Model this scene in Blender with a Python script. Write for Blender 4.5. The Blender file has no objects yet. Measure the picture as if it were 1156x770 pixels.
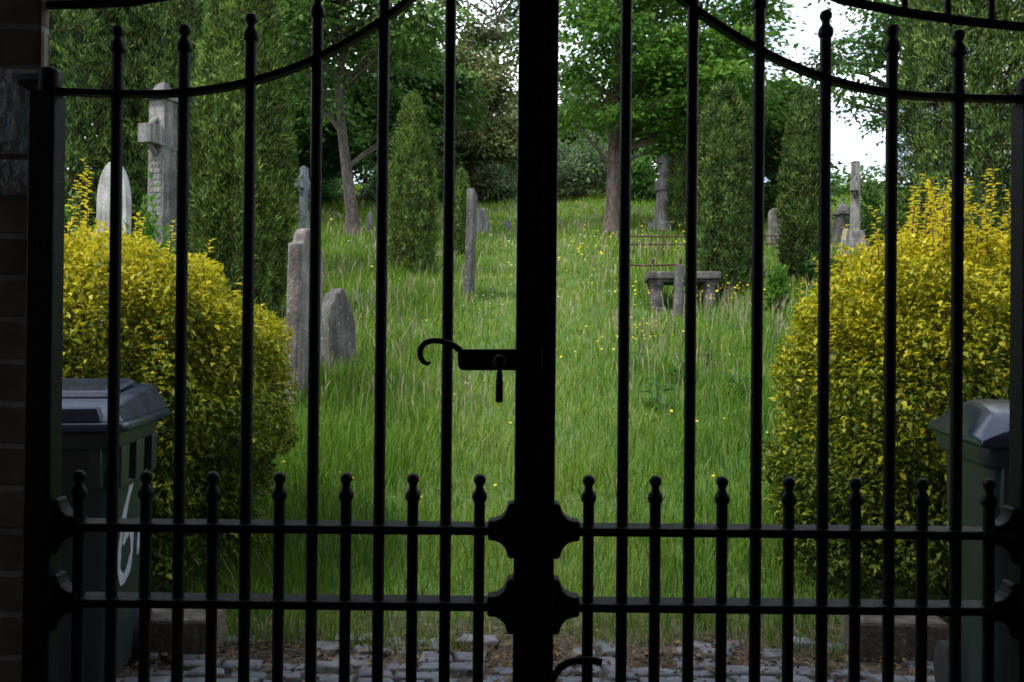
import bpy, math, random
import numpy as np
from mathutils import Vector, Matrix

random.seed(7)
S = bpy.context.scene
COL = S.collection
PI = math.pi
R_ = math.radians

# ------------------------------------------------------------------ camera
F = 950.0                      # focal length in photo pixels (1156 wide)
H = 1.23                       # lens above the cobbles
PITCH, ROLL = R_(0.36), R_(0.54)
CAM_R = Matrix.Rotation(R_(90) + PITCH, 3, 'X') @ Matrix.Rotation(ROLL, 3, 'Z')
cam_d = bpy.data.cameras.new('camera')
cam = bpy.data.objects.new('camera', cam_d)
COL.objects.link(cam)
cam.location = (0, 0, H)
cam.rotation_euler = CAM_R.to_euler()
cam_d.sensor_width = 36
cam_d.lens = F / 1156 * 36
cam_d.clip_start = 0.05
cam_d.clip_end = 2000
S.camera = cam


def P(px, py, y):
    """point at distance y (metres along +Y) seen at photo pixel px,py"""
    v = CAM_R @ Vector(((px - 578) / F, -(py - 385) / F, -1))
    return Vector((0, 0, H)) + v * (y / v.y)


PROF_Y = [-50, 3.55, 4.2, 5, 6, 7, 8.5, 10, 12, 15, 20, 26, 32, 40, 50, 65, 120, 900]
PROF_Z = [0, 0, .07, .21, .40, .64, .93, 1.29, 1.81, 2.48, 3.78, 5.25, 6.8, 8.75, 10.4, 11.2, 12, 13]


def gh(x, y):
    x = np.asarray(x, float); y = np.asarray(y, float)
    z = np.interp(y, PROF_Y, PROF_Z)
    k = np.clip((y - 4) / 4, 0, 1)
    z = z + k * (.05 * np.sin(x * 1.3 + y * .7) + .04 * np.sin(x * 2.9 - y * 1.7) + .10 * np.sin(x * .35 + 1.0) * np.clip((y - 6) / 10, 0, 1))
    return z


def G(px, y, dz=0.0):
    p = P(px, 300, y)
    return Vector((p.x, y, float(gh(p.x, y)) + dz))


# ------------------------------------------------------------------ materials
def nodes(m):
    m.use_nodes = True
    nt = m.node_tree
    b = nt.nodes.get('Principled BSDF')
    return nt, b, nt.nodes.new, nt.links.new


def ramp(nt, stops):
    r = nt.nodes.new('ShaderNodeValToRGB')
    el = r.color_ramp.elements
    while len(el) < len(stops):
        el.new(0.5)
    for e, (p, c) in zip(el, stops):
        e.position = p
        e.color = (c[0], c[1], c[2], 1)
    return r


def mat_stone(name, stops, scale=6, rough=.9, bump=.35, fine=40, streak=.75, lichen=.5):
    m = bpy.data.materials.new(name)
    nt, b, N, L = nodes(m)
    tc = N('ShaderNodeTexCoord')
    oi = N('ShaderNodeObjectInfo')
    add = N('ShaderNodeVectorMath'); add.operation = 'ADD'
    L(tc.outputs['Object'], add.inputs[0]); L(oi.outputs['Location'], add.inputs[1])
    n1 = N('ShaderNodeTexNoise'); n1.inputs['Scale'].default_value = scale; n1.inputs['Detail'].default_value = 8; n1.inputs['Roughness'].default_value = .65
    n2 = N('ShaderNodeTexNoise'); n2.inputs['Scale'].default_value = fine; n2.inputs['Detail'].default_value = 4
    L(add.outputs[0], n1.inputs['Vector']); L(add.outputs[0], n2.inputs['Vector'])
    r = ramp(nt, stops)
    L(n1.outputs['Fac'], r.inputs['Fac'])
    mx = N('ShaderNodeMix'); mx.data_type = 'RGBA'; mx.blend_type = 'OVERLAY'; mx.inputs['Factor'].default_value = .5
    L(r.outputs['Color'], mx.inputs[6]); L(n2.outputs['Color'], mx.inputs[7])
    hs = N('ShaderNodeHueSaturation'); hs.inputs['Saturation'].default_value = .8
    mp_ = N('ShaderNodeMapping'); mp_.inputs['Scale'].default_value = (9, 9, 1.1)
    L(add.outputs[0], mp_.inputs['Vector'])
    n3 = N('ShaderNodeTexNoise'); n3.inputs['Scale'].default_value = 1.6; n3.inputs['Detail'].default_value = 5
    L(mp_.outputs[0], n3.inputs['Vector'])
    r3 = ramp(nt, [(.36, (.42, .42, .40)), (.58, (1, 1, 1))]); L(n3.outputs['Fac'], r3.inputs['Fac'])
    m3 = N('ShaderNodeMix'); m3.data_type = 'RGBA'; m3.blend_type = 'MULTIPLY'; m3.inputs['Factor'].default_value = streak
    L(mx.outputs[2], m3.inputs[6]); L(r3.outputs['Color'], m3.inputs[7])
    n4 = N('ShaderNodeTexVoronoi'); n4.inputs['Scale'].default_value = 11
    L(add.outputs[0], n4.inputs['Vector'])
    n5 = N('ShaderNodeMath'); n5.operation = 'MULTIPLY_ADD'; n5.inputs[1].default_value = .55
    L(n2.outputs['Fac'], n5.inputs[0]); L(n4.outputs['Distance'], n5.inputs[2])
    r4 = ramp(nt, [(.40, (1, 1, 1)), (.46, (0, 0, 0))]); L(n5.outputs[0], r4.inputs['Fac'])
    m4f = N('ShaderNodeMath'); m4f.operation = 'MULTIPLY'; m4f.inputs[1].default_value = lichen; L(r4.outputs['Color'], m4f.inputs[0])
    m4 = N('ShaderNodeMix'); m4.data_type = 'RGBA'; L(m4f.outputs[0], m4.inputs['Factor'])
    L(m3.outputs[2], m4.inputs[6]); m4.inputs[7].default_value = (.30, .31, .24, 1)
    L(m4.outputs[2], hs.inputs['Color'])
    L(hs.outputs['Color'], b.inputs['Base Color'])
    b.inputs['Roughness'].default_value = rough
    ad = N('ShaderNodeMath'); ad.operation = 'ADD'
    L(n1.outputs['Fac'], ad.inputs[0]); L(n2.outputs['Fac'], ad.inputs[1])
    bp = N('ShaderNodeBump'); bp.inputs['Strength'].default_value = bump; bp.inputs['Distance'].default_value = .03
    L(ad.outputs[0], bp.inputs['Height']); L(bp.outputs['Normal'], b.inputs['Normal'])
    return m


def mat_leaf(name, stops, rough=.5, trans=.35, spec=.22, clump=1.6, clump_amt=.35):
    """leaf colour from the per-leaf attribute 'var', plus slow variation of the plant's own colour"""
    m = bpy.data.materials.new(name)
    nt, b, N, L = nodes(m)
    at = N('ShaderNodeAttribute'); at.attribute_name = 'var'
    tc = N('ShaderNodeTexCoord')
    no = N('ShaderNodeTexNoise'); no.inputs['Scale'].default_value = clump; no.inputs['Detail'].default_value = 3
    L(tc.outputs['Object'], no.inputs['Vector'])
    sub = N('ShaderNodeMath'); sub.operation = 'MULTIPLY_ADD'
    sub.inputs[1].default_value = clump_amt * 2; sub.inputs[2].default_value = -clump_amt
    L(no.outputs['Fac'], sub.inputs[0])
    ad = N('ShaderNodeMath'); ad.operation = 'ADD'; ad.use_clamp = True
    L(at.outputs['Fac'], ad.inputs[0]); L(sub.outputs[0], ad.inputs[1])
    r = ramp(nt, stops)
    L(ad.outputs[0], r.inputs['Fac'])
    L(r.outputs['Color'], b.inputs['Base Color'])
    b.inputs['Roughness'].default_value = rough
    b.inputs['Specular IOR Level'].default_value = spec
    tr = N('ShaderNodeBsdfTranslucent')
    L(r.outputs['Color'], tr.inputs['Color'])
    ms = N('ShaderNodeMixShader'); ms.inputs[0].default_value = trans
    out = nt.nodes['Material Output']
    L(b.outputs[0], ms.inputs[1]); L(tr.outputs[0], ms.inputs[2]); L(ms.outputs[0], out.inputs['Surface'])
    return m


def mat_simple(name, c1, c2, rough=.5, scale=8, bump=.1, rough2=None, spec=.5, metallic=0):
    m = bpy.data.materials.new(name)
    nt, b, N, L = nodes(m)
    tc = N('ShaderNodeTexCoord')
    n1 = N('ShaderNodeTexNoise'); n1.inputs['Scale'].default_value = scale; n1.inputs['Detail'].default_value = 7; n1.inputs['Roughness'].default_value = .6
    L(tc.outputs['Object'], n1.inputs['Vector'])
    r = ramp(nt, [(.35, c1), (.68, c2)])
    L(n1.outputs['Fac'], r.inputs['Fac']); L(r.outputs['Color'], b.inputs['Base Color'])
    mr = N('ShaderNodeMapRange'); mr.inputs['From Min'].default_value = .3; mr.inputs['From Max'].default_value = .7
    mr.inputs['To Min'].default_value = rough; mr.inputs['To Max'].default_value = rough2 or rough
    L(n1.outputs['Fac'], mr.inputs['Value']); L(mr.outputs['Result'], b.inputs['Roughness'])
    b.inputs['Specular IOR Level'].default_value = spec
    b.inputs['Metallic'].default_value = metallic
    if bump:
        n2 = N('ShaderNodeTexNoise'); n2.inputs['Scale'].default_value = scale * 8; n2.inputs['Detail'].default_value = 4
        L(tc.outputs['Object'], n2.inputs['Vector'])
        bp = N('ShaderNodeBump'); bp.inputs['Strength'].default_value = bump; bp.inputs['Distance'].default_value = .004
        L(n2.outputs['Fac'], bp.inputs['Height']); L(bp.outputs['Normal'], b.inputs['Normal'])
    return m


def mat_brick():
    m = bpy.data.materials.new('old_brick')
    nt, b, N, L = nodes(m)
    g = N('ShaderNodeNewGeometry')
    sep = N('ShaderNodeSeparateXYZ'); L(g.outputs['Position'], sep.inputs[0])
    ad = N('ShaderNodeMath'); ad.operation = 'ADD'; L(sep.outputs['X'], ad.inputs[0]); L(sep.outputs['Y'], ad.inputs[1])
    cm = N('ShaderNodeCombineXYZ'); L(ad.outputs[0], cm.inputs['X']); L(sep.outputs['Z'], cm.inputs['Y'])
    nd = N('ShaderNodeTexNoise'); nd.inputs['Scale'].default_value = 14
    L(g.outputs['Position'], nd.inputs['Vector'])
    vm = N('ShaderNodeVectorMath'); vm.operation = 'MULTIPLY_ADD'
    vm.inputs[1].default_value = (.012, .012, 0); L(nd.outputs['Color'], vm.inputs[0]); L(cm.outputs[0], vm.inputs[2])
    br = N('ShaderNodeTexBrick')
    br.inputs['Scale'].default_value = 1
    br.inputs['Brick Width'].default_value = .225; br.inputs['Row Height'].default_value = .075
    br.inputs['Mortar Size'].default_value = .007; br.inputs['Mortar Smooth'].default_value = .4
    br.inputs['Color1'].default_value = (.20, .14, .125, 1); br.inputs['Color2'].default_value = (.30, .22, .195, 1)
    br.inputs['Mortar'].default_value = (.42, .40, .38, 1)
    L(vm.outputs[0], br.inputs['Vector'])
    n2 = N('ShaderNodeTexNoise'); n2.inputs['Scale'].default_value = 9; n2.inputs['Detail'].default_value = 8
    L(g.outputs['Position'], n2.inputs['Vector'])
    r = ramp(nt, [(.3, (.35, .33, .33)), (.7, (1.1, 1.05, 1.0))]); L(n2.outputs['Fac'], r.inputs['Fac'])
    mx = N('ShaderNodeMix'); mx.data_type = 'RGBA'; mx.blend_type = 'MULTIPLY'; mx.inputs['Factor'].default_value = .8
    L(br.outputs['Color'], mx.inputs[6]); L(r.outputs['Color'], mx.inputs[7]); L(mx.outputs[2], b.inputs['Base Color'])
    b.inputs['Roughness'].default_value = .9
    s = N('ShaderNodeMath'); s.operation = 'MULTIPLY_ADD'; s.inputs[1].default_value = -.7; L(br.outputs['Fac'], s.inputs[0]); L(n2.outputs['Fac'], s.inputs[2])
    bp = N('ShaderNodeBump'); bp.inputs['Strength'].default_value = .6; bp.inputs['Distance'].default_value = .012
    L(s.outputs[0], bp.inputs['Height']); L(bp.outputs['Normal'], b.inputs['Normal'])
    return m


def mat_ground():
    m = bpy.data.materials.new('meadow_soil')
    nt, b, N, L = nodes(m)
    g = N('ShaderNodeNewGeometry')
    n1 = N('ShaderNodeTexNoise'); n1.inputs['Scale'].default_value = 1.2; n1.inputs['Detail'].default_value = 9; n1.inputs['Roughness'].default_value = .7
    n2 = N('ShaderNodeTexNoise'); n2.inputs['Scale'].default_value = 26; n2.inputs['Detail'].default_value = 6
    L(g.outputs['Position'], n1.inputs['Vector']); L(g.outputs['Position'], n2.inputs['Vector'])
    rg = ramp(nt, [(.3, (.035, .07, .012)), (.55, (.06, .12, .02)), (.75, (.11, .13, .04))]); L(n1.outputs['Fac'], rg.inputs['Fac'])
    rs = ramp(nt, [(.35, (.045, .033, .022)), (.6, (.10, .075, .05)), (.75, (.15, .12, .085))]); L(n2.outputs['Fac'], rs.inputs['Fac'])
    sep = N('ShaderNodeSeparateXYZ'); L(g.outputs['Position'], sep.inputs[0])
    wob = N('ShaderNodeMath'); wob.operation = 'MULTIPLY_ADD'; wob.inputs[1].default_value = .5
    L(n1.outputs['Fac'], wob.inputs[0]); L(sep.outputs['Y'], wob.inputs[2])
    mr = N('ShaderNodeMapRange'); mr.inputs['From Min'].default_value = 3.9; mr.inputs['From Max'].default_value = 4.15
    L(wob.outputs[0], mr.inputs['Value'])
    mx = N('ShaderNodeMix'); mx.data_type = 'RGBA'
    L(mr.outputs['Result'], mx.inputs['Factor']); L(rs.outputs['Color'], mx.inputs[6]); L(rg.outputs['Color'], mx.inputs[7])
    L(mx.outputs[2], b.inputs['Base Color']); b.inputs['Roughness'].default_value = .95
    bp = N('ShaderNodeBump'); bp.inputs['Strength'].default_value = .8; bp.inputs['Distance'].default_value = .03
    L(n2.outputs['Fac'], bp.inputs['Height']); L(bp.outputs['Normal'], b.inputs['Normal'])
    return m


M = {}
M['iron'] = mat_simple('black_gate_paint', (.0035, .0038, .0042), (.007, .007, .0075), rough=.42, rough2=.62, scale=30, bump=.35, spec=.13)
M['steel'] = mat_simple('worn_lock_steel', (.10, .10, .10), (.2, .19, .18), rough=.4, scale=60, bump=.1, metallic=.8)
M['rust'] = mat_simple('rusty_iron', (0.042, 0.018, 0.011), (0.096, 0.042, 0.021), rough=.8, scale=25, bump=.3)
M['brick'] = mat_brick()
M['ground'] = mat_ground()
M['quoin'] = mat_stone('quoin_sandstone', [(.3, (.32, .33, .35)), (.6, (.50, .52, .55)), (.75, (.58, .58, .58))], scale=5)
M['grey_stone'] = mat_stone('weathered_grey_stone', [(.28, (0.072, 0.071, 0.065)), (.48, (0.151, 0.148, 0.137)), (.62, (0.216, 0.209, 0.187)), (.75, (0.288, 0.288, 0.252))], scale=5)
M['pale_stone'] = mat_stone('pale_marble', [(.3, (0.225, 0.217, 0.203)), (.55, (0.375, 0.367, 0.345)), (.75, (0.450, 0.443, 0.420))], scale=4, bump=.2)
M['brown_stone'] = mat_stone('brown_sandstone', [(.28, (.06, .053, .045)), (.48, (.135, .117, .098)), (.62, (.195, .17, .145)), (.78, (.27, .245, .21))], scale=5)
M['dark_stone'] = mat_stone('dark_mottled_stone', [(.3, (0.037, 0.034, 0.031)), (.5, (0.082, 0.075, 0.068)), (.72, (0.156, 0.146, 0.129))], scale=5)  # darkest of the mottled gravestone tones
M['blue_stone'] = mat_stone('blue_grey_granite', [(.3, (0.098, 0.119, 0.119)), (.55, (0.168, 0.196, 0.196)), (.75, (0.238, 0.266, 0.259))], scale=6)
M['sett'] = mat_stone('granite_setts', [(.3, (0.059, 0.061, 0.066)), (.48, (0.126, 0.131, 0.143)), (.7, (0.228, 0.232, 0.244))], scale=3.5, rough=.62, bump=.25, streak=.3, lichen=.15)
M['kerb'] = mat_stone('kerb_sandstone', [(.3, (0.063, 0.049, 0.032)), (.55, (0.126, 0.101, 0.070)), (.75, (0.189, 0.161, 0.119))], scale=6)
M['bin_green'] = mat_simple('dark_green_plastic', (0.010, 0.019, 0.016), (0.014, 0.026, 0.021), rough=.42, rough2=.55, scale=5, bump=.15)
M['bin_grey'] = mat_simple('green_grey_plastic', (0.011, 0.022, 0.018), (0.016, 0.029, 0.024), rough=.42, rough2=.55, scale=5, bump=.15)
M['bin_lid'] = mat_simple('slate_lid_plastic', (.008, .016, .040), (.012, .023, .055), rough=.2, rough2=.34, scale=5, bump=.12)
M['rubber'] = mat_simple('black_rubber', (.012, .012, .012), (.02, .02, .02), rough=.8, scale=20)
M['white_paint'] = mat_simple('white_brush_paint', (.28, .30, .34), (.42, .44, .48), rough=.5, scale=20, bump=.1)
M['wood'] = mat_simple('dark_oak', (.03, .02, .012), (.07, .045, .028), rough=.6, scale=7, bump=.2)
M['plaster'] = mat_simple('unseen_ceiling_plaster', (.25, .24, .22), (.40, .38, .35), rough=.95, scale=3, bump=.2)
M['floor'] = mat_simple('unseen_floor_flags', (.14, .135, .13), (.24, .23, .22), rough=.7, scale=4, bump=.3)
M['slate'] = mat_simple('roof_slate', (.06, .065, .075), (.12, .125, .135), rough=.6, scale=6, bump=.3)
M['bark'] = mat_stone('grey_brown_bark', [(.3, (0.045, 0.034, 0.026)), (.5, (0.105, 0.079, 0.060)), (.7, (0.180, 0.143, 0.112))], scale=9, bump=.8, fine=30, lichen=.25)
M['bark_red'] = mat_stone('red_brown_bark', [(.3, (0.056, 0.034, 0.028)), (.5, (0.120, 0.076, 0.060)), (.7, (0.192, 0.136, 0.112))], scale=9, bump=.8, fine=30, lichen=.25)
M['twig'] = mat_simple('twig_brown', (.05, .035, .02), (.10, .07, .045), rough=.85, scale=20)
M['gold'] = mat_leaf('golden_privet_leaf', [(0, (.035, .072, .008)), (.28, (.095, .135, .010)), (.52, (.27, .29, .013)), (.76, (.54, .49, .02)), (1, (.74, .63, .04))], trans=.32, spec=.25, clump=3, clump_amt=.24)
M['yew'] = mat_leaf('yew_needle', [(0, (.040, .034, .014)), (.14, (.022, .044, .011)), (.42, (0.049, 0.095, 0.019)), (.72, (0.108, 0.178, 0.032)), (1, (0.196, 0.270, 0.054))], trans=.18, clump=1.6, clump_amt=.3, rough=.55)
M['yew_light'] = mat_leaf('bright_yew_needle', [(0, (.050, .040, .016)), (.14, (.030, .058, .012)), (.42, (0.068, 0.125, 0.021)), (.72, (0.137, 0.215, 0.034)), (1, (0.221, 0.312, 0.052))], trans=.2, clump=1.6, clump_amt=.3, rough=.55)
M['leaf_dark'] = mat_leaf('dark_broad_leaf', [(0, (0.035, 0.070, 0.016)), (.5, (0.070, 0.142, 0.030)), (1, (0.135, 0.236, 0.047))], trans=.35, clump=.7, clump_amt=.3)
M['leaf_mid'] = mat_leaf('mid_green_leaf', [(0, (0.034, 0.084, 0.019)), (.5, (0.066, 0.156, 0.030)), (1, (0.132, 0.252, 0.048))], trans=.42, clump=.6, clump_amt=.3)
M['leaf_fresh'] = mat_leaf('fresh_green_leaf', [(0, (0.044, 0.110, 0.018)), (.5, (0.094, 0.209, 0.029)), (1, (0.176, 0.319, 0.044))], trans=.45, clump=.6, clump_amt=.35)
M['leaf_grey'] = mat_leaf('grey_green_leaf', [(0, (0.093, 0.135, 0.079)), (.5, (0.156, 0.218, 0.115)), (1, (0.250, 0.333, 0.156))], trans=.35, clump=.6, clump_amt=.3)
M['leaf_bronze'] = mat_leaf('bronze_green_leaf', [(0, (0.065, 0.077, 0.033)), (.5, (0.114, 0.134, 0.049)), (1, (0.188, 0.211, 0.065))], trans=.3, clump=.7, clump_amt=.35)
M['grass'] = mat_leaf('meadow_grass_blade', [(0, (.030, .078, .007)), (.33, (.078, .168, .013)), (.64, (.165, .285, .026)), (.86, (.27, .335, .075)), (1, (.42, .38, .19))], trans=.42, rough=.6, spec=.10, clump=.8, clump_amt=.20)
M['seed'] = mat_leaf('grass_seed_head', [(0, (.24, .19, .12)), (.5, (.36, .30, .20)), (1, (.46, .40, .30))], trans=.4, rough=.8)
M['yellow_petal'] = mat_leaf('buttercup_petal', [(0, (.65, .48, .02)), (1, (.8, .65, .04))], trans=.3)
M['white_petal'] = mat_leaf('daisy_petal', [(0, (.62, .62, .55)), (1, (.8, .8, .76))], trans=.3)
M['litter'] = mat_leaf('dry_leaf_litter', [(0, (.05, .03, .015)), (.5, (.13, .08, .04)), (1, (.25, .17, .09))], trans=.1, rough=.8)


# ------------------------------------------------------------------ mesh helpers
class MB:
    def __init__(self):
        self.v = []; self.f = []

    def add(self, vs, fs, mtx=None):
        o = len(self.v)
        self.v += [tuple(mtx @ Vector(p)) if mtx else tuple(p) for p in vs]
        self.f += [tuple(i + o for i in f) for f in fs]
        return self

    def box(self, c, s, mtx=None, top=(1, 1)):
        x, y, z = s[0] / 2, s[1] / 2, s[2] / 2
        tx, ty = top
        vs = [(-x, -y, -z), (x, -y, -z), (x, y, -z), (-x, y, -z), (-x * tx, -y * ty, z), (x * tx, -y * ty, z), (x * tx, y * ty, z), (-x * tx, y * ty, z)]
        vs = [(a + c[0], b + c[1], d + c[2]) for a, b, d in vs]
        return self.add(vs, [(3, 2, 1, 0), (4, 5, 6, 7), (0, 1, 5, 4), (1, 2, 6, 5), (2, 3, 7, 6), (3, 0, 4, 7)], mtx)

    def tube(self, pts, rad, seg=10, mtx=None, cap=True):
        pts = [Vector(p) for p in pts]
        n = len(pts)
        if not hasattr(rad, '__len__'): rad = [rad] * n
        vs, fs = [], []
        ref = None
        for i, p in enumerate(pts):
            t = (pts[min(i + 1, n - 1)] - pts[max(i - 1, 0)]).normalized()
            if ref is None:
                ref = Vector((0, 1, 0)) if abs(t.y) < .9 else Vector((1, 0, 0))
            a = (ref - t * ref.dot(t)).normalized(); ref = a
            b = t.cross(a)
            for k in range(seg):
                q = 2 * PI * k / seg
                vs.append(p + (a * math.cos(q) + b * math.sin(q)) * rad[i])
        for i in range(n - 1):
            for k in range(seg):
                fs.append((i * seg + k, i * seg + (k + 1) % seg, (i + 1) * seg + (k + 1) % seg, (i + 1) * seg + k))
        if cap:
            fs.append(tuple(range(seg - 1, -1, -1))); fs.append(tuple((n - 1) * seg + k for k in range(seg)))
        return self.add(vs, fs, mtx)

    def lathe(self, prof, c, seg=14, mtx=None):
        vs, fs = [], []
        for r, z in prof:
            for k in range(seg):
                q = 2 * PI * k / seg
                vs.append((c[0] + r * math.cos(q), c[1] + r * math.sin(q), c[2] + z))
        n = len(prof)
        for i in range(n - 1):
            for k in range(seg):
                fs.append((i * seg + k, i * seg + (k + 1) % seg, (i + 1) * seg + (k + 1) % seg, (i + 1) * seg + k))
        fs.append(tuple(range(seg - 1, -1, -1))); fs.append(tuple((n - 1) * seg + k for k in range(seg)))
        return self.add(vs, fs, mtx)

    def prism(self, outline, y0, y1, mtx=None):
        """outline in x,z; extruded along y"""
        n = len(outline)
        vs = [(x, y0, z) for x, z in outline] + [(x, y1, z) for x, z in outline]
        fs = [tuple(range(n)), tuple(range(2 * n - 1, n - 1, -1))]
        for i in range(n):
            j = (i + 1) % n
            fs.append((j, i, n + i, n + j))
        return self.add(vs, fs, mtx)

    def build(self, name, mat, parent=None, bevel=0, smooth=None, loc=None):
        me = bpy.data.meshes.new(name)
        me.from_pydata(self.v, [], self.f)
        me.materials.append(mat)
        import bmesh
        bm = bmesh.new(); bm.from_mesh(me)
        bmesh.ops.recalc_face_normals(bm, faces=bm.faces)
        bm.to_mesh(me); bm.free()
        o = bpy.data.objects.new(name, me)
        COL.objects.link(o)
        if parent: o.parent = parent
        if loc: o.location = loc
        if smooth is not None:
            me.polygons.foreach_set('use_smooth', [True] * len(me.polygons))
            me.set_sharp_from_angle(angle=R_(smooth))
        if bevel:
            b = o.modifiers.new('edge', 'BEVEL'); b.width = bevel; b.segments = 2; b.limit_method = 'ANGLE'; b.angle_limit = R_(35)
        return o


def tag(o, label, cat, group=None, kind=None):
    if label: o['label'] = label
    if cat: o['category'] = cat
    if group: o['group'] = group
    if kind: o['kind'] = kind
    return o


def empty(name, loc, label=None, cat=None, group=None, rz=0):
    o = bpy.data.objects.new(name, None)
    COL.objects.link(o)
    o.location = loc; o.rotation_euler = (0, 0, rz)
    o.empty_display_size = .1
    return tag(o, label, cat, group)


def np_mesh(name, V, Fq, mat, parent=None, attrs=None, quads=4):
    """fast mesh from numpy: V (n,3), Fq (m,quads) or list of such arrays"""
    me = bpy.data.meshes.new(name)
    if not isinstance(Fq, list): Fq = [Fq]
    loops = np.concatenate([f.ravel() for f in Fq]).astype(np.int32)
    tot = np.concatenate([np.full(len(f), f.shape[1]) for f in Fq]).astype(np.int32)
    start = np.concatenate([[0], np.cumsum(tot)[:-1]]).astype(np.int32)
    me.vertices.add(len(V)); me.vertices.foreach_set('co', V.astype(np.float32).ravel())
    me.loops.add(len(loops)); me.loops.foreach_set('vertex_index', loops)
    me.polygons.add(len(tot)); me.polygons.foreach_set('loop_start', start)
    try:
        me.polygons.foreach_set('loop_total', tot)
    except Exception:
        pass
    me.update(calc_edges=True)
    for k, a in (attrs or {}).items():
        at = me.attributes.new(k, 'FLOAT', 'POINT')
        at.data.foreach_set('value', a.astype(np.float32))
    me.materials.append(mat)
    o = bpy.data.objects.new(name, me)
    COL.objects.link(o)
    if parent: o.parent = parent
    return o


def unit(a):
    return a / np.maximum(np.linalg.norm(a, axis=1, keepdims=True), 1e-9)


def leaves(name, p, d, nrm, ln, wd, var, mat, parent=None, fold=.25, curl=.15):
    """each leaf: 6-point blade folded along its midrib, drooping at the tip"""
    n = len(p)
    d = unit(d); s = unit(np.cross(d, nrm)); nn = unit(np.cross(s, d))
    ln = ln[:, None]; wd = wd[:, None]
    a = p
    m1 = p + d * ln * .35 - nn * ln * curl * .1
    tip = p + d * ln - nn * ln * curl
    l1 = p + d * ln * .38 + s * wd * .5 + nn * wd * fold
    r1 = p + d * ln * .38 - s * wd * .5 + nn * wd * fold
    V = np.stack([a, l1, tip, r1, m1], 1).reshape(-1, 3)
    i = (np.arange(n) * 5)[:, None]
    Fq = np.concatenate([i + np.array([[0, 4, 2, 1]]), i + np.array([[0, 3, 2, 4]])])
    return np_mesh(name, V, Fq, mat, parent, {'var': np.repeat(var, 5)})


# ------------------------------------------------------------------ world, sun
w = bpy.data.worlds.new('World')
S.world = w
w.use_nodes = True
nt = w.node_tree
bg = nt.nodes['Background']
SUN_DIR = Vector((-.48, -.29, .82)).normalized()        # towards the sun
sun_el = math.asin(SUN_DIR.z); sun_az = math.atan2(SUN_DIR.x, SUN_DIR.y)
sky = nt.nodes.new('ShaderNodeTexSky'); sky.sky_type = 'NISHITA'; sky.sun_disc = False
sky.sun_elevation = sun_el; sky.sun_rotation = sun_az
sky.air_density = 1.0; sky.dust_density = 1.2; sky.ozone_density = 1.5
tc = nt.nodes.new('ShaderNodeTexCoord')
mp = nt.nodes.new('ShaderNodeMapping'); mp.inputs['Scale'].default_value = (1, 1, 1.8)
nt.links.new(tc.outputs['Generated'], mp.inputs['Vector'])
cn = nt.nodes.new('ShaderNodeTexNoise'); cn.inputs['Scale'].default_value = 3.2; cn.inputs['Detail'].default_value = 9; cn.inputs['Roughness'].default_value = .6
nt.links.new(mp.outputs['Vector'], cn.inputs['Vector'])
cr = ramp(nt, [(.36, (0, 0, 0)), (.56, (1, 1, 1))])
nt.links.new(cn.outputs['Fac'], cr.inputs['Fac'])
mx = nt.nodes.new('ShaderNodeMix'); mx.data_type = 'RGBA'
sz = nt.nodes.new('ShaderNodeSeparateXYZ'); nt.links.new(tc.outputs['Generated'], sz.inputs[0])
zr = nt.nodes.new('ShaderNodeMapRange'); zr.interpolation_type = 'SMOOTHSTEP'
zr.inputs['From Min'].default_value = .45; zr.inputs['From Max'].default_value = .9; zr.inputs['To Min'].default_value = 1; zr.inputs['To Max'].default_value = .35
nt.links.new(sz.outputs['Z'], zr.inputs['Value'])
ml = nt.nodes.new('ShaderNodeMath'); ml.operation = 'MULTIPLY'
nt.links.new(cr.outputs['Color'], ml.inputs[0]); nt.links.new(zr.outputs['Result'], ml.inputs[1])
nt.links.new(ml.outputs[0], mx.inputs['Factor'])
nt.links.new(sky.outputs['Color'], mx.inputs[6]); mx.inputs[7].default_value = (9.3, 9.7, 10.3, 1)
nt.links.new(mx.outputs[2], bg.inputs['Color'])
bg.inputs['Strength'].default_value = .1
sd = bpy.data.lights.new('sun', 'SUN'); sd.energy = 1.5; sd.angle = R_(12); sd.color = (1, .95, .86)
sun = bpy.data.objects.new('sun', sd); COL.objects.link(sun)
sun.rotation_euler = SUN_DIR.to_track_quat('Z', 'Y').to_euler()
S.view_settings.view_transform = 'Standard'
S.view_settings.look = 'None'
S.view_settings.gamma = 1
S.view_settings.exposure = 1.6
S.render.engine = 'CYCLES'
S.cycles.use_denoising = True
S.cycles.max_bounces = 6
S.cycles.diffuse_bounces = 3
S.cycles.transmission_bounces = 3
S.cycles.glossy_bounces = 2
S.cycles.filter_width = 1.7

# ------------------------------------------------------------------ ground sheet
def axis(a):
    return np.concatenate([-a[::-1], a[1:]])
xs = axis(np.concatenate([np.arange(0, 8, .2), np.arange(8, 30, 1.2), np.array([30, 40, 60, 100, 180, 350, 800.])]))
ys = np.concatenate([np.array([-800, -300, -120, -50, -20, -8, -3, 0, 1, 2, 3]), np.arange(3.2, 16, .2), np.arange(16, 52, .8), np.array([55, 60, 70, 90, 130, 200, 350, 900.])])
X, Y = np.meshgrid(xs, ys)
V = np.stack([X, Y, gh(X, Y)], -1).reshape(-1, 3)
nx, ny = len(xs), len(ys)
ii = (np.arange(ny - 1)[:, None] * nx + np.arange(nx - 1)[None, :]).ravel()
g_o = np_mesh('ground', V, np.stack([ii, ii + 1, ii + nx + 1, ii + nx], 1), M['ground'])
g_o['kind'] = 'structure'

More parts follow.
